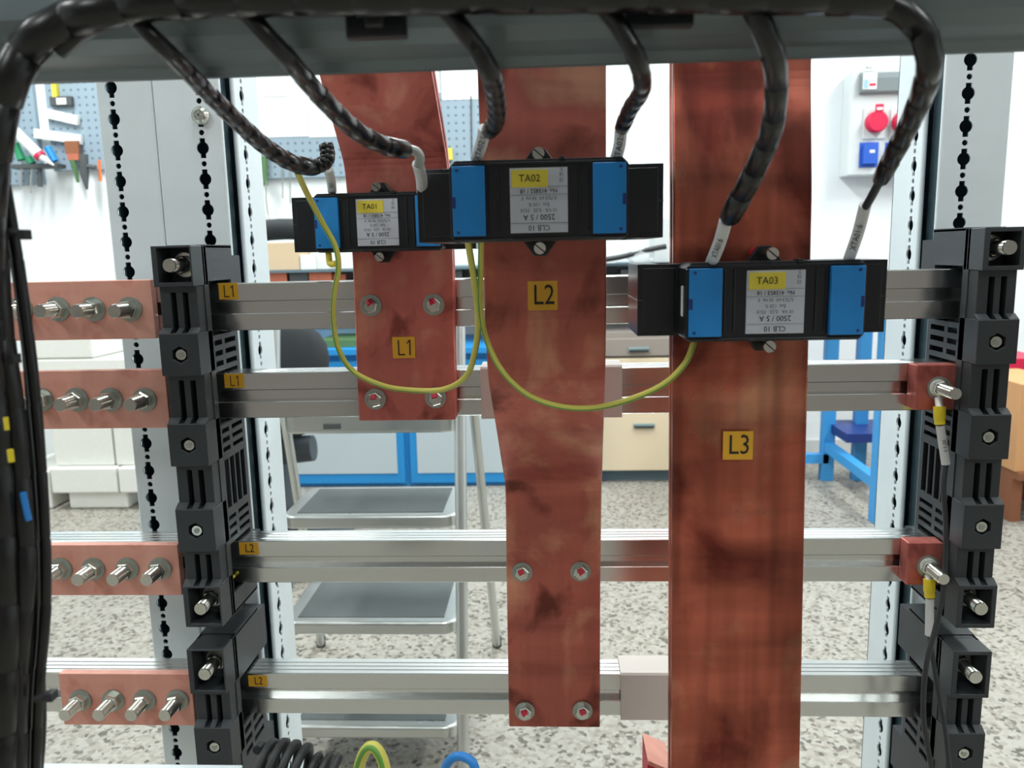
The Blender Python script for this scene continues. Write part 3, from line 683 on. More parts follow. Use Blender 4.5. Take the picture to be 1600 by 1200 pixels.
for i, d in enumerate(BR):
    b = MB(); r0, r1 = d['r']; ww = d['w']; L_ = [0]
    for (ua, va), (ub_, vb_) in zip(ww, ww[1:]):
        L_.append(L_[-1] + (math.hypot(ub_ - ua, vb_ - va) if vb_ > 110 else 0))
    ys_ = [.362 + (d['y'][1] - .362) * (l / L_[-1]) ** 1.15 for l in L_]
    pts = spline([P(u, v, y) for (u, v), y in zip(ww, ys_)], 8)
    wrap_tube(b, pts, r0, .026, seg=11, r2=r1, jit=.02)
    if 'e' in d: wrap_tube(b, path(d['e'], d['y'][1], d['y'][1] + .005, 6), .0062, .004, seg=10)
    br = b.build('branch_cable', 'cable', H); br['label'] = 'black spiral-wrapped cable, ' + BLB[i]
    if 'l' in d:
        MB().tube(path(d['l'], d['y'][1], (d['y'][1] + d['ys']) / 2, 8), .0026 if i == 5 else .0034, 10).build('inner_lead', 'cablemat' if i == 5 else 'greycable', br)
    a, c = d['s']; p0 = P(a[0], a[1], (d['y'][1] + d['ys']) / 2 if 'l' in d else d['y'][1]); p1 = P(c[0], c[1], d['ys'])
    if i == 0: p0 = P(a[0], a[1], .685); p1 = P(c[0], c[1], .77)
    if i == 1: p0 = P(a[0], a[1], .57); p1 = P(c[0], c[1], .60)
    s = MB(); mid = (p0 + p1) / 2 + Vector((.0008, 0, 0)); s.tube(spline([p0, mid, p1], 6), .0042 if i != 5 else .0038, 14)
    if d['t']:
        dd = (p0 - p1).normalized(); toc = (Vector(CAM) - mid).normalized(); av = -dd.cross(toc).normalized()
        if i in (4, 5): dd, av = dd, av
        nn = dd.cross(av).normalized(); nn = nn if nn.dot(toc) > 0 else -nn
        s.text(d['t'], .0058, mid + nn * .0048, dd, av, 1)
    s.build('marker_sleeve', ['sleeve', 'ink'], br, fix=False)

# left vertical bundle
Bn = thing('cable_bundle', 'thick vertical bundle of black wrapped cables down the left edge', 'cable bundle', P(30, 1200, .38))
TUB = [([(2, 150), (-6, 230), (-10, 330), (-8, 430), (0, 540), (8, 640), (16, 740), (24, 860), (26, 1000), (20, 1240)], .0068, .395, 'cable'),
       ([(10, 170), (4, 260), (14, 330), (26, 400), (40, 500), (52, 600), (64, 740), (70, 860), (70, 960), (60, 1080), (54, 1230)], .0030, .385, 'cable'),
       ([(-14, 260), (-16, 420), (-6, 540), (20, 640), (36, 760), (50, 880), (50, 1000), (46, 1230)], .0046, .390, 'cable'),
       ([(-10, 300), (-4, 430), (6, 540), (24, 660), (34, 780), (40, 900), (30, 1040), (26, 1240)], .0052, .376, 'cable'),
       ([(-24, 260), (-22, 500), (-8, 660), (2, 800), (8, 1000), (2, 1240)], .0072, .37, 'cable'),
       ([(6, 260), (16, 360), (30, 460), (42, 560), (52, 700), (60, 860), (62, 1000), (66, 1130), (58, 1240)], .0022, .392, 'cablemat')]
for pts, r, y, mm in TUB:
    b = MB(); p = path(pts, y, y, 8)
    if mm == 'cable': wrap_tube(b, p, r, .034, seg=12, jit=.015)
    else: b.tube(p, r, 10)
    b.build('wrapped_cable', mm, Bn)
for (a, c) in (((14, 362), (44, 366)), ((10, 560), (28, 560)), ((56, 1092), (86, 1086))):
    b = MB(); p, q = P(a[0], a[1], .375), P(c[0], c[1], .375); b.tube([p, q], .002, 6); b.box(q.x - .004, q.x, .372, .378, q.z - .0025, q.z + .0022)
    b.build('cable_tie', 'cablemat', Bn, .0004)
for (a, r, mm) in (((17, 712), .0014, 'yellowvinyl'), ((10, 662), .0011, 'yellowvinyl')):
    p = P(a[0], a[1], .358); MB().cyl((p.x, p.y, p.z - .003), (p.x, p.y, p.z + .003), r, 8).build('yellow_core', mm, Bn)
MB().tube(path([(36, 770), (41, 795), (45, 812)], .37, .372, 4), .0016, 8).build('blue_core', 'brightblue', Bn)

# ------------------------------------------------------------------ yellow-green earth wires
def earth(pts, ys, r, label):
    n = len(pts)
    P3 = spline([P(u, v, ys[i]) for i, (u, v) in enumerate(pts)], 10)
    t = thing('earth_wire', label, 'wire', P3[-1])
    MB().tube(P3, r, 14).build('yellow_jacket', 'jacket', t)
    g = MB(); st = []
    for i, p in enumerate(P3):
        tg = (P3[min(i + 1, len(P3) - 1)] - P3[max(i - 1, 0)]).normalized(); toc = (Vector(CAM) - p).normalized(); sd = tg.cross(toc).normalized()
        st.append(p + (toc * .55 + sd * .6).normalized() * r * .62)
    g.tube(st, r * .5, 8); g.build('green_stripe', 'wiregreen', t); return t
M['wiregreen'] = mat('green_stripe', (96, 150, 60), 0.45)
earth([(464, 268), (480, 303), (505, 350), (524, 385), (529, 420), (522, 460), (521, 500), (529, 545), (552, 580), (600, 603), (650, 610), (695, 608), (728, 588), (742, 550), (747, 500), (741, 440), (730, 370)],
      [.66, .70, .735, .742, .742, .745, .75, .75, .75, .74, .73, .71, .69, .67, .65, .63, .60], .0026, 'yellow and green earth wire looping from the left transformer to the middle one')
earth([(752, 368), (751, 420), (751, 480), (760, 530), (785, 580), (825, 617), (875, 635), (930, 637), (990, 622), (1040, 598), (1072, 565), (1086, 528)],
      [.60, .61, .615, .62, .61, .60, .59, .58, .575, .575, .575, .58], .0022, 'yellow and green earth wire looping from the middle transformer to the right one')
b = MB(); b.tube(spline([P(513, 392, .76), P(514, 402, .758), P(516, 412, .755), P(526, 412, .748)], 5), [.003] * 16, 8); o = b.build('earth_terminal_lug', ['yellow']); tag(o, 'short yellow wire tail under the left transformer', 'wire')

# ------------------------------------------------------------------ things along the bottom edge
b = MB(); cz = []; NT = 7
for i in range(0, 16 * NT + 1):
    a = i / 16 * 2 * math.pi; tt = i / (16 * NT); u = 392 + 126 * tt
    rad = .0215 if u < 470 else .016
    c0 = P(u, 1205, .54); c0.z += .003 * math.sin(tt * 6)
    cz.append(c0 + Vector((.006 * math.cos(a), rad * math.sin(a), rad * math.cos(a) - .004)))
b.tube(cz, .0034, 10); o = b.build('coiled_cable', 'cablemat'); tag(o, 'black coiled cable lying along the bottom edge', 'cable')
t = thing('earth_cable_loop', 'thick yellow and green earth cable looping up at the bottom edge', 'cable', P(578, 1200, .52))
lp = path([(556, 1240), (562, 1195), (574, 1170), (588, 1170), (600, 1195), (606, 1240)], .53, .51, 8)
MB().tube(lp, .0042, 14).build('yellow_jacket', 'jacket', t)
MB().tube([p + Vector((-.0006, -.0026, .0012)) for p in lp], .0022, 10).build('green_stripe', 'wiregreen', t)
b = MB(); b.tube(path([(688, 1250), (694, 1205), (708, 1184), (728, 1184), (742, 1200), (748, 1250)], .55, .53, 8), .0034, 12); o = b.build('blue_cable_loop', 'brightblue'); tag(o, 'bright blue cable looping up at the bottom edge', 'cable')
# lower tray rail
zr = P(200, 1193, .52).z
o = MB().box(-.60, P(380, 1196, .52).x, .47, .52, zr - .03, zr).build('lower_rail', 'zinc', None, .001); tag(o, 'grey steel rail just showing at the bottom left edge', 'rail')
a = P(1008, 1166, .64); c = P(1049, 1200, .64)
t = thing('copper_angle', 'small bent copper piece with red edge beside the foot of the L3 bar', 'copper angle', (a.x, .64, c.z - .03))
MB().prism([(a.x, a.z), (a.x, a.z - .004), (c.x - .003, a.z - .013), (c.x - .003, a.z - .009)], 'y', .62, .66).build('top_leg', 'copper_l', t, .0005)
MB().box(a.x, a.x + .003, .622, .66, c.z - .04, a.z - .002).box(a.x + .003, c.x - .003, .655, .66, c.z - .04, a.z - .012).build('red_leg', 'red', t)

# ------------------------------------------------------------------ step ladder behind the rack
lx0, lx1 = P(433, 800, 1.62).x, P(722, 800, 1.62).x
t = thing('step_ladder', 'polished aluminium step ladder standing behind the busbars', 'step ladder', ((lx0 + lx1) / 2, 1.8, 0))
for i, (zs_, y0, y1) in enumerate(((.775, 1.64, 1.86), (.555, 1.60, 1.82), (.335, 1.56, 1.82), (.12, 1.52, 1.72))):
    h = .05 if i == 0 else .028
    b = MB(); x0, x1 = lx0 + .012, lx1 - .012
    n = 6; pr_ = []
    rc = .03
    for cx_, cy_, a0 in ((x1 - rc, y1 - rc, 0), (x0 + rc, y1 - rc, 90), (x0 + rc, y0 + rc, 180), (x1 - rc, y0 + rc, 270)):
        for k in range(n + 1):
            an = math.radians(a0 + 90 * k / n); pr_.append((cx_ + rc * math.cos(an), cy_ + rc * math.sin(an)))
    b.prism(pr_, 'z', zs_ - h, zs_)
    s0 = b.build('step', 'alu_dull', t, .006, 3)
    q = MB(); q.box(x0 + .03, x1 - .03, y0 + .025, y1 - .02, zs_ - .001, zs_ + .0012); q.build('tread', 'tread', s0)
def leg(xa, ya, za, xb, yb, zb2, r, nm):
    MB().tube([(xa, ya, za), (xb, yb, zb2)], r, 14).build(nm, 'alu_dull', t)
for xx in (lx0, lx1):
    leg(xx, 1.48, .0, xx, 1.70, 1.02, .0125, 'front_rail')
    sx = .03 if xx > lx0 + .1 else -.075
    leg(xx + sx, 2.10, 0, xx + sx * .4, 1.78, .80, .011, 'rear_leg')
    MB().tube([(xx, 1.64, .79), (xx, 1.80, .79)], .006, 8).build('hinge_strap', 'alu_dull', t)
for xx in (lx0 - .075, lx1 + .03): MB().cyl((xx, 2.10, 0), (xx, 2.098, .03), .013, 12).build('rubber_foot', 'dark', t)
MB().tube([(lx0, 2.0, .25), (lx1, 2.0, .25)], .007, 8).build('rear_cross_bar', 'alu_dull', t)
b = MB(); xh = P(517, 668, 1.63).x; zh = P(517, 668, 1.63).z; b.box(xh - .018, xh + .018, 1.635, 1.6395, zh - .005, zh + .006); b.build('maker_plate', 'darkbox', t)

# ------------------------------------------------------------------ workbench, cabinets
YC = 3.66
def bx(mb, u0, u1, v0, v1, y, dep, m=0):
    a = P((u0), (v0 + v1) / 2, y); c = P(u1, (v0 + v1) / 2, y); z1 = P((u0 + u1) / 2, v0, y).z; z0 = P((u0 + u1) / 2, v1, y).z
    return mb.box(a.x, c.x, y, y + dep, z0, z1, m)
t = thing('blue_workbench_cabinet', 'blue framed workbench cabinet with light grey doors behind the ladder', 'cabinet', (P(650, 700, YC).x, YC + .25, 0))
xA, xB = P(340, 700, YC).x, P(935, 700, YC).x; zC0 = P(650, 761, YC).z; zC1 = P(650, 553, YC).z
MB().box(xA, xB, YC + .02, YC + .55, zC0, zC1).build('carcass', 'cbblue', t)
MB().box(xA + .02, xB - .02, YC + .06, YC + .5, 0, zC0).build('plinth', 'dark', t)
xs = [P(u, 740, YC).x for u in (340, 452 - 18, 634, 640, 790, 935)]
for (u0, u1) in ((345, 434), (438, 633), (642, 800), (806, 932)):
    x0, x1 = P(u0, 740, YC).x, P(u1, 740, YC).x; z0 = P(650, 738, YC).z + .01; z1 = zC1 - .06
    d = MB().box(x0, x1, YC, YC + .02, zC0 + .02, zC1 - .03).build('door', 'cbblue', t, .002)
    MB().box(x0 + .035, x1 - .035, YC - .004, YC, P(650, 739, YC).z, zC1 - .08).build('door_panel', 'door', d)
MB().box(xA - .02, xB + .01, YC - .02, YC + .56, zC1, zC1 + .03).build('worktop', 'cbblue', t, .003)
ztop = zC1 + .03
def item(name, mats, u0, u1, v0, v1, y, dep, label, cat, base=None, bevel=.002, group=None):
    b = MB(); a = P(u0, (v0 + v1) / 2, y); c = P(u1, (v0 + v1) / 2, y); z1 = P((u0 + u1) / 2, v0, y).z; z0 = P((u0 + u1) / 2, v1, y).z
    if base is not None: z0 = base
    b.box(a.x, c.x, y, y + dep, z0, z1); o = b.build(name, mats, None, bevel); return tag(o, label, cat, group)
item('green_tool_case', 'green', 498, 560, 531, 549, YC + .05, .3, 'dark green case on the blue workbench beside the L1 bar', 'case', ztop)
item('pale_blue_tray', 'ltblue', 470, 556, 515, 529, YC + .36, .15, 'pale blue tray behind the green case on the workbench', 'tray', ztop)
# riser shelf
YS = 3.75
t = thing('bench_shelf', 'long light grey shelf above the workbench holding boxes', 'shelf', (P(600, 430, YS).x, YS + .15, ztop))
zsh = P(500, 421, YS).z; xs0, xs1 = P(345, 430, YS).x, P(1180, 430, YS).x
MB().box(xs0, xs1, YS, YB, zsh - .012, zsh).build('shelf_board', 'plinth', t)
zs2 = P(500, 442, YS).z
MB().box(xs0, xs1, YS, YB, zs2 - .012, zs2).build('lower_board', 'plinth', t)
for x in (xs0 + .02, (xs0 + xs1) / 2, xs1 - .02): MB().box(x - .015, x + .015, YB - .06, YB, zs2 - .15, zsh - .012).build('wall_bracket', 'plinth', t)
item('cardboard_box', 'card', 411, 467, 379, 420, YS + .03, .2, 'beige cardboard box on the shelf left of the L1 transformer', 'box', zsh)
item('white_carton', 'white', 469, 492, 398, 420, YS + .03, .15, 'small white carton touching the beige cardboard box', 'box', zsh)
item('white_carton', 'white', 494, 513, 396, 420, YS + .05, .15, 'narrow white carton in the middle of the shelf row', 'box', zsh)
item('white_carton', 'white', 531, 552, 397, 420, YS + .03, .15, 'white carton with barcode just left of the L1 copper bar', 'box', zsh)
item('copper_block', 'copperblock', 415, 448, 424, 441, YS + .02, .06, 'raw copper block, leftmost under the shelf board', 'copper block', zs2)
item('dark_storage_box', 'darkbox', 452, 481, 422, 441, YS + .02, .1, 'dark grey box between the raw copper blocks', 'box', zs2)
item('copper_block', 'copperblock', 483, 518, 425, 441, YS + .02, .06, 'raw copper block right of the dark grey box', 'copper block', zs2)
item('copper_block', 'copperblock', 520, 540, 428, 441, YS + .04, .06, 'smaller raw copper block nearest to the L1 bar', 'copper block', zs2)
item('dark_storage_box', 'darkbox', 711, 722, 418, 436, YS + .02, .1, 'dark box in the gap between L1 and L2 bars', 'box', zs2)
# beige drawer unit
YD = 3.70
t = thing('drawer_unit', 'beige drawer unit seen between the L2 and L3 copper bars', 'drawer unit', (P(1060, 700, YD).x, YD + .25, 0))
x0, x1 = P(938, 640, YD).x, P(1180, 640, YD).x
zd = [P(1000, v, YD).z for v in (520, 528, 556, 640, 735)]
MB().box(x0, x1, YD + .02, YD + .5, .12, zd[0]).build('carcass', 'taupe', t)
MB().box(x0, x1, YD + .05, YD + .45, 0, .06).build('plinth', 'plinth', t)
MB().box(x0 + .01, x1 - .01, YD + .08, YD + .5, .06, .12).build('dark_gap', 'dark', t)  # dark block standing in for the shaded gap below the drawers
for (v0, v1, hv, mm, uu) in ((529, 556, 545, 'taupe', 998), (560, 642, 0, 'beige', 0), (645, 735, 664, 'beige', 1006)):
    z1 = P(1000, v0, YD).z; z0 = P(1000, v1, YD).z
    d = MB().box(x0, x1, YD, YD + .02, z0, z1).build('drawer_front', mm, t, .002)
    if hv:
        p = P(uu, hv, YD); hb = MB().box(p.x - .05, p.x + .05, YD - .012, YD, p.z - .013, p.z + .008); hb.build('drawer_handle', 'handle', d, .004)
        MB().box(p.x - .045, p.x + .045, YD - .013, YD - .010, p.z - .013, p.z - .004).build('grip_shade', 'dark', d)  # dark slab on the handle front, painted shade of the grip recess
# clutter on the shelf between L2 and L3
item('grey_device_box', 'panelgrey', 1022, 1062, 341, 418, YS + .06, .2, 'light grey device box on the shelf beside the L3 bar', 'box', zsh)
item('grey_parts_tray', 'darkbox', 970, 1010, 421, 440, YS + .02, .15, 'dark grey tray on the lower board left of the TA03 transformer', 'tray', zs2)
item('pale_carton', 'white', 905, 962, 385, 420, YS + .08, .15, 'pale carton on the shelf directly right of the L2 bar', 'box', zsh)
b = MB(); pts = path([(880, 413), (950, 405), (985, 398), (1010, 391), (1041, 385)], YS - .02, YS - .02, 5); b.tube(pts, .012, 8); o = b.build('black_hand_tool', 'cablemat'); tag(o, 'slim black and silver lever resting on the shelf beside the clear bag', 'tool')
b = MB()
import bmesh as _b
bb = _b.new(); _b.ops.create_icosphere(bb, subdivisions=3, radius=1)
pc = P(1000, 402, YS + .0)
vv = [(pc.x + v.co.x * .06 * (1 + .25 * math.sin(9 * v.co.z + 5 * v.co.x)), YS - .005 + v.co.y * .03, pc.z + v.co.z * .055 * (1 + .2 * math.sin(11 * v.co.x))) for v in bb.verts]
b.add(vv, [tuple(v.index for v in f.verts) for f in bb.faces]); bb.free(); o = b.build('clear_plastic_bag', 'clear'); tag(o, 'crumpled clear plastic bag on the shelf between L2 and L3', 'bag')

# ------------------------------------------------------------------ blue table on the right
t = thing('blue_steel_table', 'bright blue steel table frame at the right behind the L3 bar', 'table', (1.25, 3.4, 0))
def post(u, vb, y, w_, mm='tbblue', top=.98):
    p = PZ(u, vb, 0); p = P(u, vb, p.y if y is None else y)
    MB().box(p.x - w_ / 2, p.x + w_ / 2, p.y, p.y + w_, 0, top).build('leg', mm, t, .003); return p
pa = post(1293, 752, None, .055); pb_ = post(1341, 752, None, .055, 'navyleg') if False else post(1343, 752, None, .055); pc_ = post(1375, 819, None, .055)
zx = P(1295, 718, pa.y).z
MB().box(pa.x - .22, pc_.x, pa.y - .0, pa.y + .04, zx - .02, zx + .025).build('cross_rail', 'tbblue', t)
b = MB(); b.tube([(pa.x, pa.y, zx + .06), (pc_.x, pc_.y + .04, zx + .05)], .03, 4, 0, True, False, math.pi / 4); b.build('side_rail', 'tbblue', t)
MB().box(pa.x - .25, pc_.x + .06, pc_.y - .05, pa.y + .08, .98, 1.0).build('table_board', 'tbblue', t)
pn = P(1345, 685, 3.5)
MB().box(pn.x - .06, pn.x + .2, 3.5, 3.8, pn.z - .02, pn.z + .02).build('lower_tray', 'navy', t)
item('orange_brown_carton', 'card_o', 1591, 1680, 600, 737, 3.1, .4, 'orange-brown carton on a low stand at the far right edge', 'box')
za = P(1635, 737, 3.1).z; xq, xw_ = P(1588, 740, 3.1).x, P(1690, 740, 3.1).x
t = thing('wooden_stand', 'low wooden stand under the orange-brown carton at the far right', 'stand', ((xq + xw_) / 2, 3.3, 0))
MB().box(xq, xw_, 3.08, 3.52, za - .03, za - .001).build('stand_board', 'wood', t)
for xx in (xq + .02, xw_ - .02): MB().box(xx - .02, xx + .02, 3.12, 3.48, 0, za - .03).build('stand_leg', 'wood', t)
item('magenta_bin', 'socketred', 1560, 1640, 560, 596, 3.56, .3, 'red plastic bin behind the right busbar support', 'bin')
MB()
# ------------------------------------------------------------------ distribution panel
YP = YB - .12
t = thing('distribution_panel', 'light grey wall distribution panel with red and blue sockets', 'distribution panel', P(1385, 275, YP))
a = P(1326, 103, YP); c = P(1470, 273, YP); aa = P(1332, 103, YP)
zt2, zb2 = P(1380, 101, YP).z, P(1380, 273, YP).z; x0 = P(1328, 190, YP).x; x1 = P(1470, 190, YP).x
hb = MB(); hb.prism([(x0 + .03, zt2), (x1, zt2), (x1, zb2), (x0, zb2), (x0, zt2 - .04)], 'y', YP, YP + .12); hb.build('panel_body', 'panelgrey', t, .006, 2)
wd = MB(); z1, z0 = P(1380, 113, YP).z, P(1380, 147, YP).z; xw = P(1342, 130, YP).x
wd.prism([(YP - .005, z1), (YP - .03, z1 - .03), (YP - .03, z0 + .01), (YP - .005, z0)], 'x', xw, x1 - .04); wd.build('breaker_window', 'smoke', t)
lb = MB(); p = P(1357, 125, YP - .02); lb.box(p.x - .03, p.x + .035, YP - .034, YP - .030, p.z - .045, p.z + .03); lb.box(p.x - .026, p.x - .006, YP - .036, YP - .033, p.z - .04, p.z + .0, 1); lb.box(p.x, p.x + .03, YP - .036, YP - .033, p.z - .03, p.z - .018, 2)
lb.build('paper_label', ['paper', 'ltblue', 'socketred'], t)
nl = MB(); p = P(1358, 106, YP - .003); nl.box(p.x - .026, p.x + .026, YP - .003, YP, p.z - .013, p.z + .013); nl.text('R22', .02, (p.x, YP - .004, p.z), (1, 0, 0), (0, 0, 1), 1); nl.build('name_label', ['paper', 'ink'], t, fix=False)
for u in (1366, 1408):
    p = P(u, 192, YP); s0 = MB().box(p.x - .055, p.x + .055, YP - .008, YP, p.z - .078, p.z + .07).build('socket_plate', 'panelgrey', t, .004)
    MB().tube([(p.x, YP - .008, p.z), (p.x, YP - .045, p.z), (p.x, YP - .05, p.z)], [.05, .05, .044], 28).build('red_socket_lid', 'socketred', s0)
    k = MB(); k.box(p.x - .015, p.x + .022, YP - .052, YP - .04, p.z + .045, p.z + .08); k.box(p.x - .011, p.x + .017, YP - .054, YP - .052, p.z + .052, p.z + .064, 1); k.build('lid_latch', ['socketred', 'white'], s0, .001)
for u in (1357, 1397):
    p = P(u, 242, YP); s0 = MB().box(p.x - .046, p.x + .046, YP - .006, YP, p.z - .06, p.z + .06).build('socket_plate', 'socketblue', t, .003)
    k = MB(); k.box(p.x - .034, p.x + .034, YP - .03, YP - .006, p.z - .045, p.z + .045); k.box(p.x - .006, p.x + .018, YP - .032, YP - .03, p.z + .006, p.z + .02, 1); k.build('blue_socket_lid', ['socketblue', 'white'], s0, .003)

# ------------------------------------------------------------------ pegboards, papers, tools
def wallrect(name, mats, u0, u1, v0, v1, y, th, label, cat, rot=0, group=None):
    c = P((u0 + u1) / 2, (v0 + v1) / 2, y); wm = (u1 - u0) / F * y; hm = (v1 - v0) / F * y
    b = MB(); b.box(c.x - wm / 2, c.x + wm / 2, y, y + th, c.z - hm / 2, c.z + hm / 2, 0, Matrix.Rotation(rot, 3, 'Y'))
    o = b.build(name, mats, None, .001); return tag(o, label, cat, group)
YW = YB - .03
wallrect('pegboard', 'peg', -60, 58, 105, 286, YW, .029, 'grey-blue pegboard at the far left behind the cable bundle', 'pegboard')
wallrect('pegboard', 'peg', 74, 168, 105, 262, YW, .029, 'grey-blue pegboard with brushes and trays left of the uprights', 'pegboard')
wallrect('pegboard', 'peg', 392, 560, 95, 272, YW, .029, 'grey-blue pegboard seen left of the L1 bar, papers on its top', 'pegboard')
wallrect('pegboard', 'peg', 568, 800, 150, 268, YW, .029, 'grey-blue pegboard in the gap between the L1 and L2 bars', 'pegboard')
YQ = YW - .003
wallrect('paper_sheet', 'paper', 372, 478, 60, 209, YQ, .001, 'large white sheet hanging left on the pegboard', 'paper')
wallrect('paper_sheet', 'paper', 479, 560, 60, 208, YQ, .001, 'large white sheet touching the edge of the L1 bar', 'paper')
wallrect('paper_sheet', 'paper', 405, 447, 60, 147, YQ - .004, .001, 'smaller white sheet overlapping the large left sheet', 'paper')
wallrect('paper_sheet', 'paper', 690, 745, 55, 151, YQ, .001, 'white sheet above the pegboard between L1 and L2 bars', 'paper')
YT = YW - .03
wallrect('tool_rail', 'darkbox', 12, 90, 256, 262, YT - .08, .08, 'dark tool rail on the left pegboards', 'rail')
wallrect('spirit_level', 'yellow', 79, 86, 105, 150, YT, .028, 'yellow spirit level hanging on the left pegboard', 'level')
t = thing('tape_measure', 'black and white tape measure on the left pegboard', 'tape measure', P(96, 157, YT))
bx(MB(), 77, 111, 150, 165, YT, .028).build('case', 'darkbox', t, .004); bx(MB(), 88, 103, 153, 163, YT - .003, .003).build('face_label', 'white', t)
wallrect('white_plastic_holder', 'white', 69, 121, 175, 189, YT, .028, 'tilted white plastic holder under the tape measure', 'holder', math.radians(14))
wallrect('white_plastic_holder', 'white', 52, 126, 206, 220, YT, .028, 'tilted white plastic holder above the brush', 'holder', math.radians(9))
def rod(name, mats, uv0, uv1, y, r0, label, cat, r1=None, parts=None):
    if name == 'hanging_tool': y = YW - r0
    b = MB(); b.tube([P(*uv0, y), P(*uv1, y)], [r0, r0 if r1 is None else r1], 12); o = b.build(name, mats); return tag(o, label, cat)
t = thing('sealant_tube', 'white sealant tube with red ring pointing down to the right', 'tube', P(40, 220, YT - .1))
MB().tube([P(16, 198, YT - .1), P(62, 243, YT - .1)], .026, 16).build('tube_body', 'white', t)
MB().tube([P(60, 241, YT - .1), P(64, 245, YT - .1)], .0275, 16).build('red_ring', 'socketred', t)
MB().tube([P(64, 245, YT - .1), P(84, 258, YT - .1)], [.018, .004], 12).build('nozzle', 'white', t)
for (a, c, lab) in (((24, 224), (34, 250), 'green-handled screwdriver at the far left of the tool rail'), ((44, 246), (50, 256), 'green-handled screwdriver next to the sealant tube')):
    t = thing('screwdriver', lab, 'screwdriver', P(*c, YT - .05))
    MB().tube([P(*a, YT - .05), P(*c, YT - .05)], [.018, .022], 10).build('handle', 'greenhandle', t)
    MB().tube([P(*c, YT - .05), P(c[0] - 2, c[1] + 46, YT - .05)], .005, 8).build('blade', 'bolt', t)
t = thing('paint_brush', 'flat paint brush with brown bristles on the left pegboard', 'brush', P(112, 235, YT))
bx(MB(), 101, 122, 220, 240, YT - .02, .02).build('bristles', 'wood', t); bx(MB(), 105, 122, 240, 250, YT - .022, .024).build('ferrule', 'copperblock', t)
MB().tube([P(114, 250, YT - .01), P(122, 285, YT - .01)], [.016, .008], 10).build('handle', 'green', t)
t = thing('riveting_tool', 'dark hand tool hanging point down on the left pegboard', 'tool', P(133, 295, YT))
MB().tube([P(131, 241, YT - .05), P(132, 272, YT - .05), P(136, 296, YT - .05)], [.020, .022, .006], 12).build('body', 'darkbox', t); MB().tube([P(125, 258, YT - .05), P(150, 262, YT - .05)], .012, 8).build('lever', 'darkbox', t)
rod('orange_screwdriver', 'orange', (155, 250), (157, 283), YT - .02, .008, 'orange-tipped rod beside the outer left upright', 'tool')
rod('blue_scraper', 'blue', (74, 230), (86, 252), YT - .02, .018, 'blue scraper handle between sealant tube and brush', 'tool')
rod('black_chisel', 'darkbox', (62, 263), (63, 292), YT - .05, .012, 'black handled chisel hanging under the tool rail', 'tool')
for (u, v0, v1, mm, lab) in ((403, 240, 282, 'white', 'pale tool hanging leftmost on the pegboard beside the L1 bar'), (413, 245, 290, 'green', 'olive-handled tool on the pegboard beside the L1 bar'),
                             (441, 262, 310, 'bolt', 'thin steel rod hanging under the pegboard'), (453, 265, 318, 'bolt', 'second thin steel rod hanging under the pegboard'), (702, 232, 250, 'yellow', 'yellow tape roll edge beside the top of the L1 bar'), (736, 150, 243, 'darkbox', 'thin dark tool hanging on the pegboard between L1 and L2')):
    rod('hanging_tool', mm, (u, v0), (u + 1, v1), YT, .016 if mm in ('green', 'white', 'yellow') else .004, lab, 'tool')
for u, lab in ((404, 'bright wire hook, leftmost under the pegboard'), (410, 'bright wire hook, second under the pegboard'), (416, 'bright wire hook, third under the pegboard')):
    b = MB(); b.tube(path([(u, 282), (u, 310), (u + 3, 335), (u + 7, 345)], YT, YT, 4), .004, 6); o = b.build('wire_hook', 'bolt'); tag(o, lab, 'hook')

# ------------------------------------------------------------------ polystyrene boxes, left
FB = [((10, 76), (735, 797), 3.40, 'white polystyrene block on the floor, left in the bottom row'), ((103, 196), (768, 797), 3.38, 'white polystyrene block on the floor carrying the wide block'),
      ((78, 181), (728, 768), 3.34, 'wide chipped white polystyrene block, second row'), ((184, 260), (728, 768), 3.36, 'white polystyrene block behind the outer left upright, second row'),
      ((88, 180), (600, 728), 3.42, 'tall white polystyrene box above the chipped block'), ((183, 262), (600, 728), 3.44, 'tall white polystyrene box next to the left uprights'),
      ((20, 262), (560, 600), 3.42, 'long white polystyrene lid across the tall boxes'), ((68, 165), (520, 560), 3.44, 'topmost white polystyrene block of the stack')]
zv = lambda v: max(0.0, P(150, v, 3.36).z) if v < 795 else 0.0
for i, (uu, vv_, y, lab) in enumerate(FB):
    y = 3.33 if i in (2, 3) else 3.36
    b = MB(); b.box(P(uu[0], 740, y).x, P(uu[1], 740, y).x, y, y + .34, zv(vv_[1]) + .001, zv(vv_[0]) - .001); o = b.build('polystyrene_block', 'foam', None, .008, 3); tag(o, lab, 'polystyrene block')
# ------------------------------------------------------------------ office chair
YO = 2.75
pc = P(420, 560, YO)
t = thing('office_chair', 'black office chair behind the inner left upright', 'office chair', (pc.x, YO, 0))
def blob(nm, mm, cx, cy, cz_, rx, ry, rz, pw=2.6, parent=None):
    b = MB(); n, k = 20, 12; vs_ = []
    for i in range(k + 1):
        ph = -math.pi / 2 + math.pi * i / k
        for j in range(n):
            th = 2 * math.pi * j / n; f = lambda q: math.copysign(abs(q) ** (2 / pw), q)
            vs_.append((cx + rx * f(math.cos(ph)) * f(math.cos(th)), cy + ry * f(math.cos(ph)) * f(math.sin(th)), cz_ + rz * f(math.sin(ph))))
    fs = [(i * n + j, i * n + (j + 1) % n, (i + 1) * n + (j + 1) % n, (i + 1) * n + j) for i in range(k) for j in range(n)]
    b.add(vs_, fs, 0, True); return b.build(nm, mm, parent)
p1 = P(400, 548, YO); blob('backrest', 'chair', p1.x, YO, p1.z - .03, .262, .05, .16, 2.3, t)
MB().tube([P(380, 520, YO - .07), P(430, 522, YO - .07)], .022, 12).build('arm_pad', 'ltgrey', t) if False else None
p2 = P(440, 362, YO); 
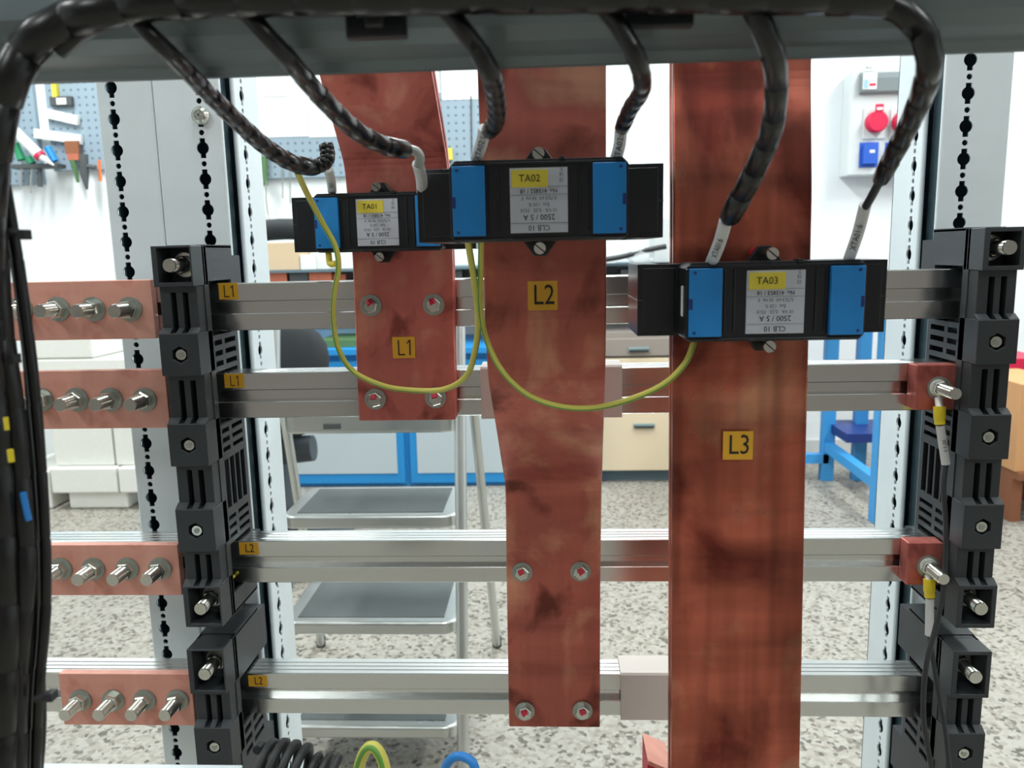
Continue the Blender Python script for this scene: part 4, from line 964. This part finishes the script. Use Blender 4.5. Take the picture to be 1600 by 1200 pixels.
b = MB(); b.tube(path([(350, 372), (400, 362), (450, 358), (500, 362), (560, 372)], YO + .05, YO + .05, 6), [.037] * 25, 14); b.build('headrest', 'chair', t)
MB().tube([P(392, 370, YO + .08), P(392, 530, YO + .05)], .02, 10).build('headrest_post', 'chairplastic', t)
p3 = P(410, 650, YO); blob('seat', 'chair', p3.x, YO - .05, p3.z + .02, .25, .24, .05, 3, t)
MB().tube([(p3.x, YO, .12), (p3.x, YO, p3.z)], .028, 14).build('gas_column', 'chairplastic', t)
for k in range(5):
    an = 2 * math.pi * k / 5 + .15
    e = (p3.x + .30 * math.cos(an), YO + .30 * math.sin(an))
    MB().tube([(p3.x, YO, .13), (e[0], e[1], .09)], [.03, .02], 10).build('base_arm', 'chairplastic', t)
    MB().cyl((e[0] - .02, e[1], .03), (e[0] + .02, e[1], .03), .03, 16).tube([(e[0], e[1], .03), (e[0], e[1], .09)], .008, 8).build('caster', 'chairplastic', t)
# motor-like grey cylinder low beside the chair
t = thing('grey_pump', 'grey machine with round motor and cone standing on the floor under the chair', 'machine', (P(420, 740, 3.0).x, 3.0, 0))
MB().tube([P(440, 704, 2.95), P(490, 700, 2.95)], [.055, .05], 20).build('motor_cylinder', 'chairplastic', t, .004)
q = P(425, 710, 2.95); MB().box(q.x - .12, q.x + .04, 2.9, 3.1, 0.02, q.z + .12).build('housing', 'chairplastic', t, .03, 4)
MB().tube([P(430, 674, 2.95), P(500, 668, 2.95)], [.05, .005], 16).build('cone', 'chairplastic', t)
MB().box(q.x - .14, q.x + .06, 2.88, 3.12, 0, .02).build('base_plate', 'dark', t)
GR = {'copper_connection_plate': 'copper connection plates left of the left support', 'aluminium_busbar': 'horizontal aluminium busbars', 'busbar_support': 'black busbar supports',
      'copper_busbar': 'vertical copper bars', 'current_transformer': 'current transformers', 'rack_upright': 'perforated steel uprights', 'polystyrene_block': 'stacked polystyrene blocks',
      'pegboard': 'wall pegboards', 'paper_sheet': 'papers on the pegboard', 'white_carton': 'white cartons on the shelf', 'copper_block': 'raw copper blocks under the shelf', 'hanging_tool': 'tools hanging on the pegboard',
      'wire_hook': 'wire hooks under the pegboard', 'sensing_lead': 'sensing leads', 'earth_wire': 'earth wires between transformers', 'cable_tie_mount': 'cable tie mounts', 'copper_terminal_block': 'copper terminal blocks',
      'insulating_sleeve': 'grey insulating sleeves', 'marker_strip': 'yellow marker strips', 'dark_storage_box': 'dark boxes under the shelf', 'screwdriver': 'green screwdrivers', 'white_plastic_holder': 'white plastic holders'}
for o in COL.objects:
    k = o.name.split('.')[0]
    if o.parent is None and k in GR: o['group'] = GR[k]
for o in list(bpy.data.objects):
    if '_o' in o: del o['_o']
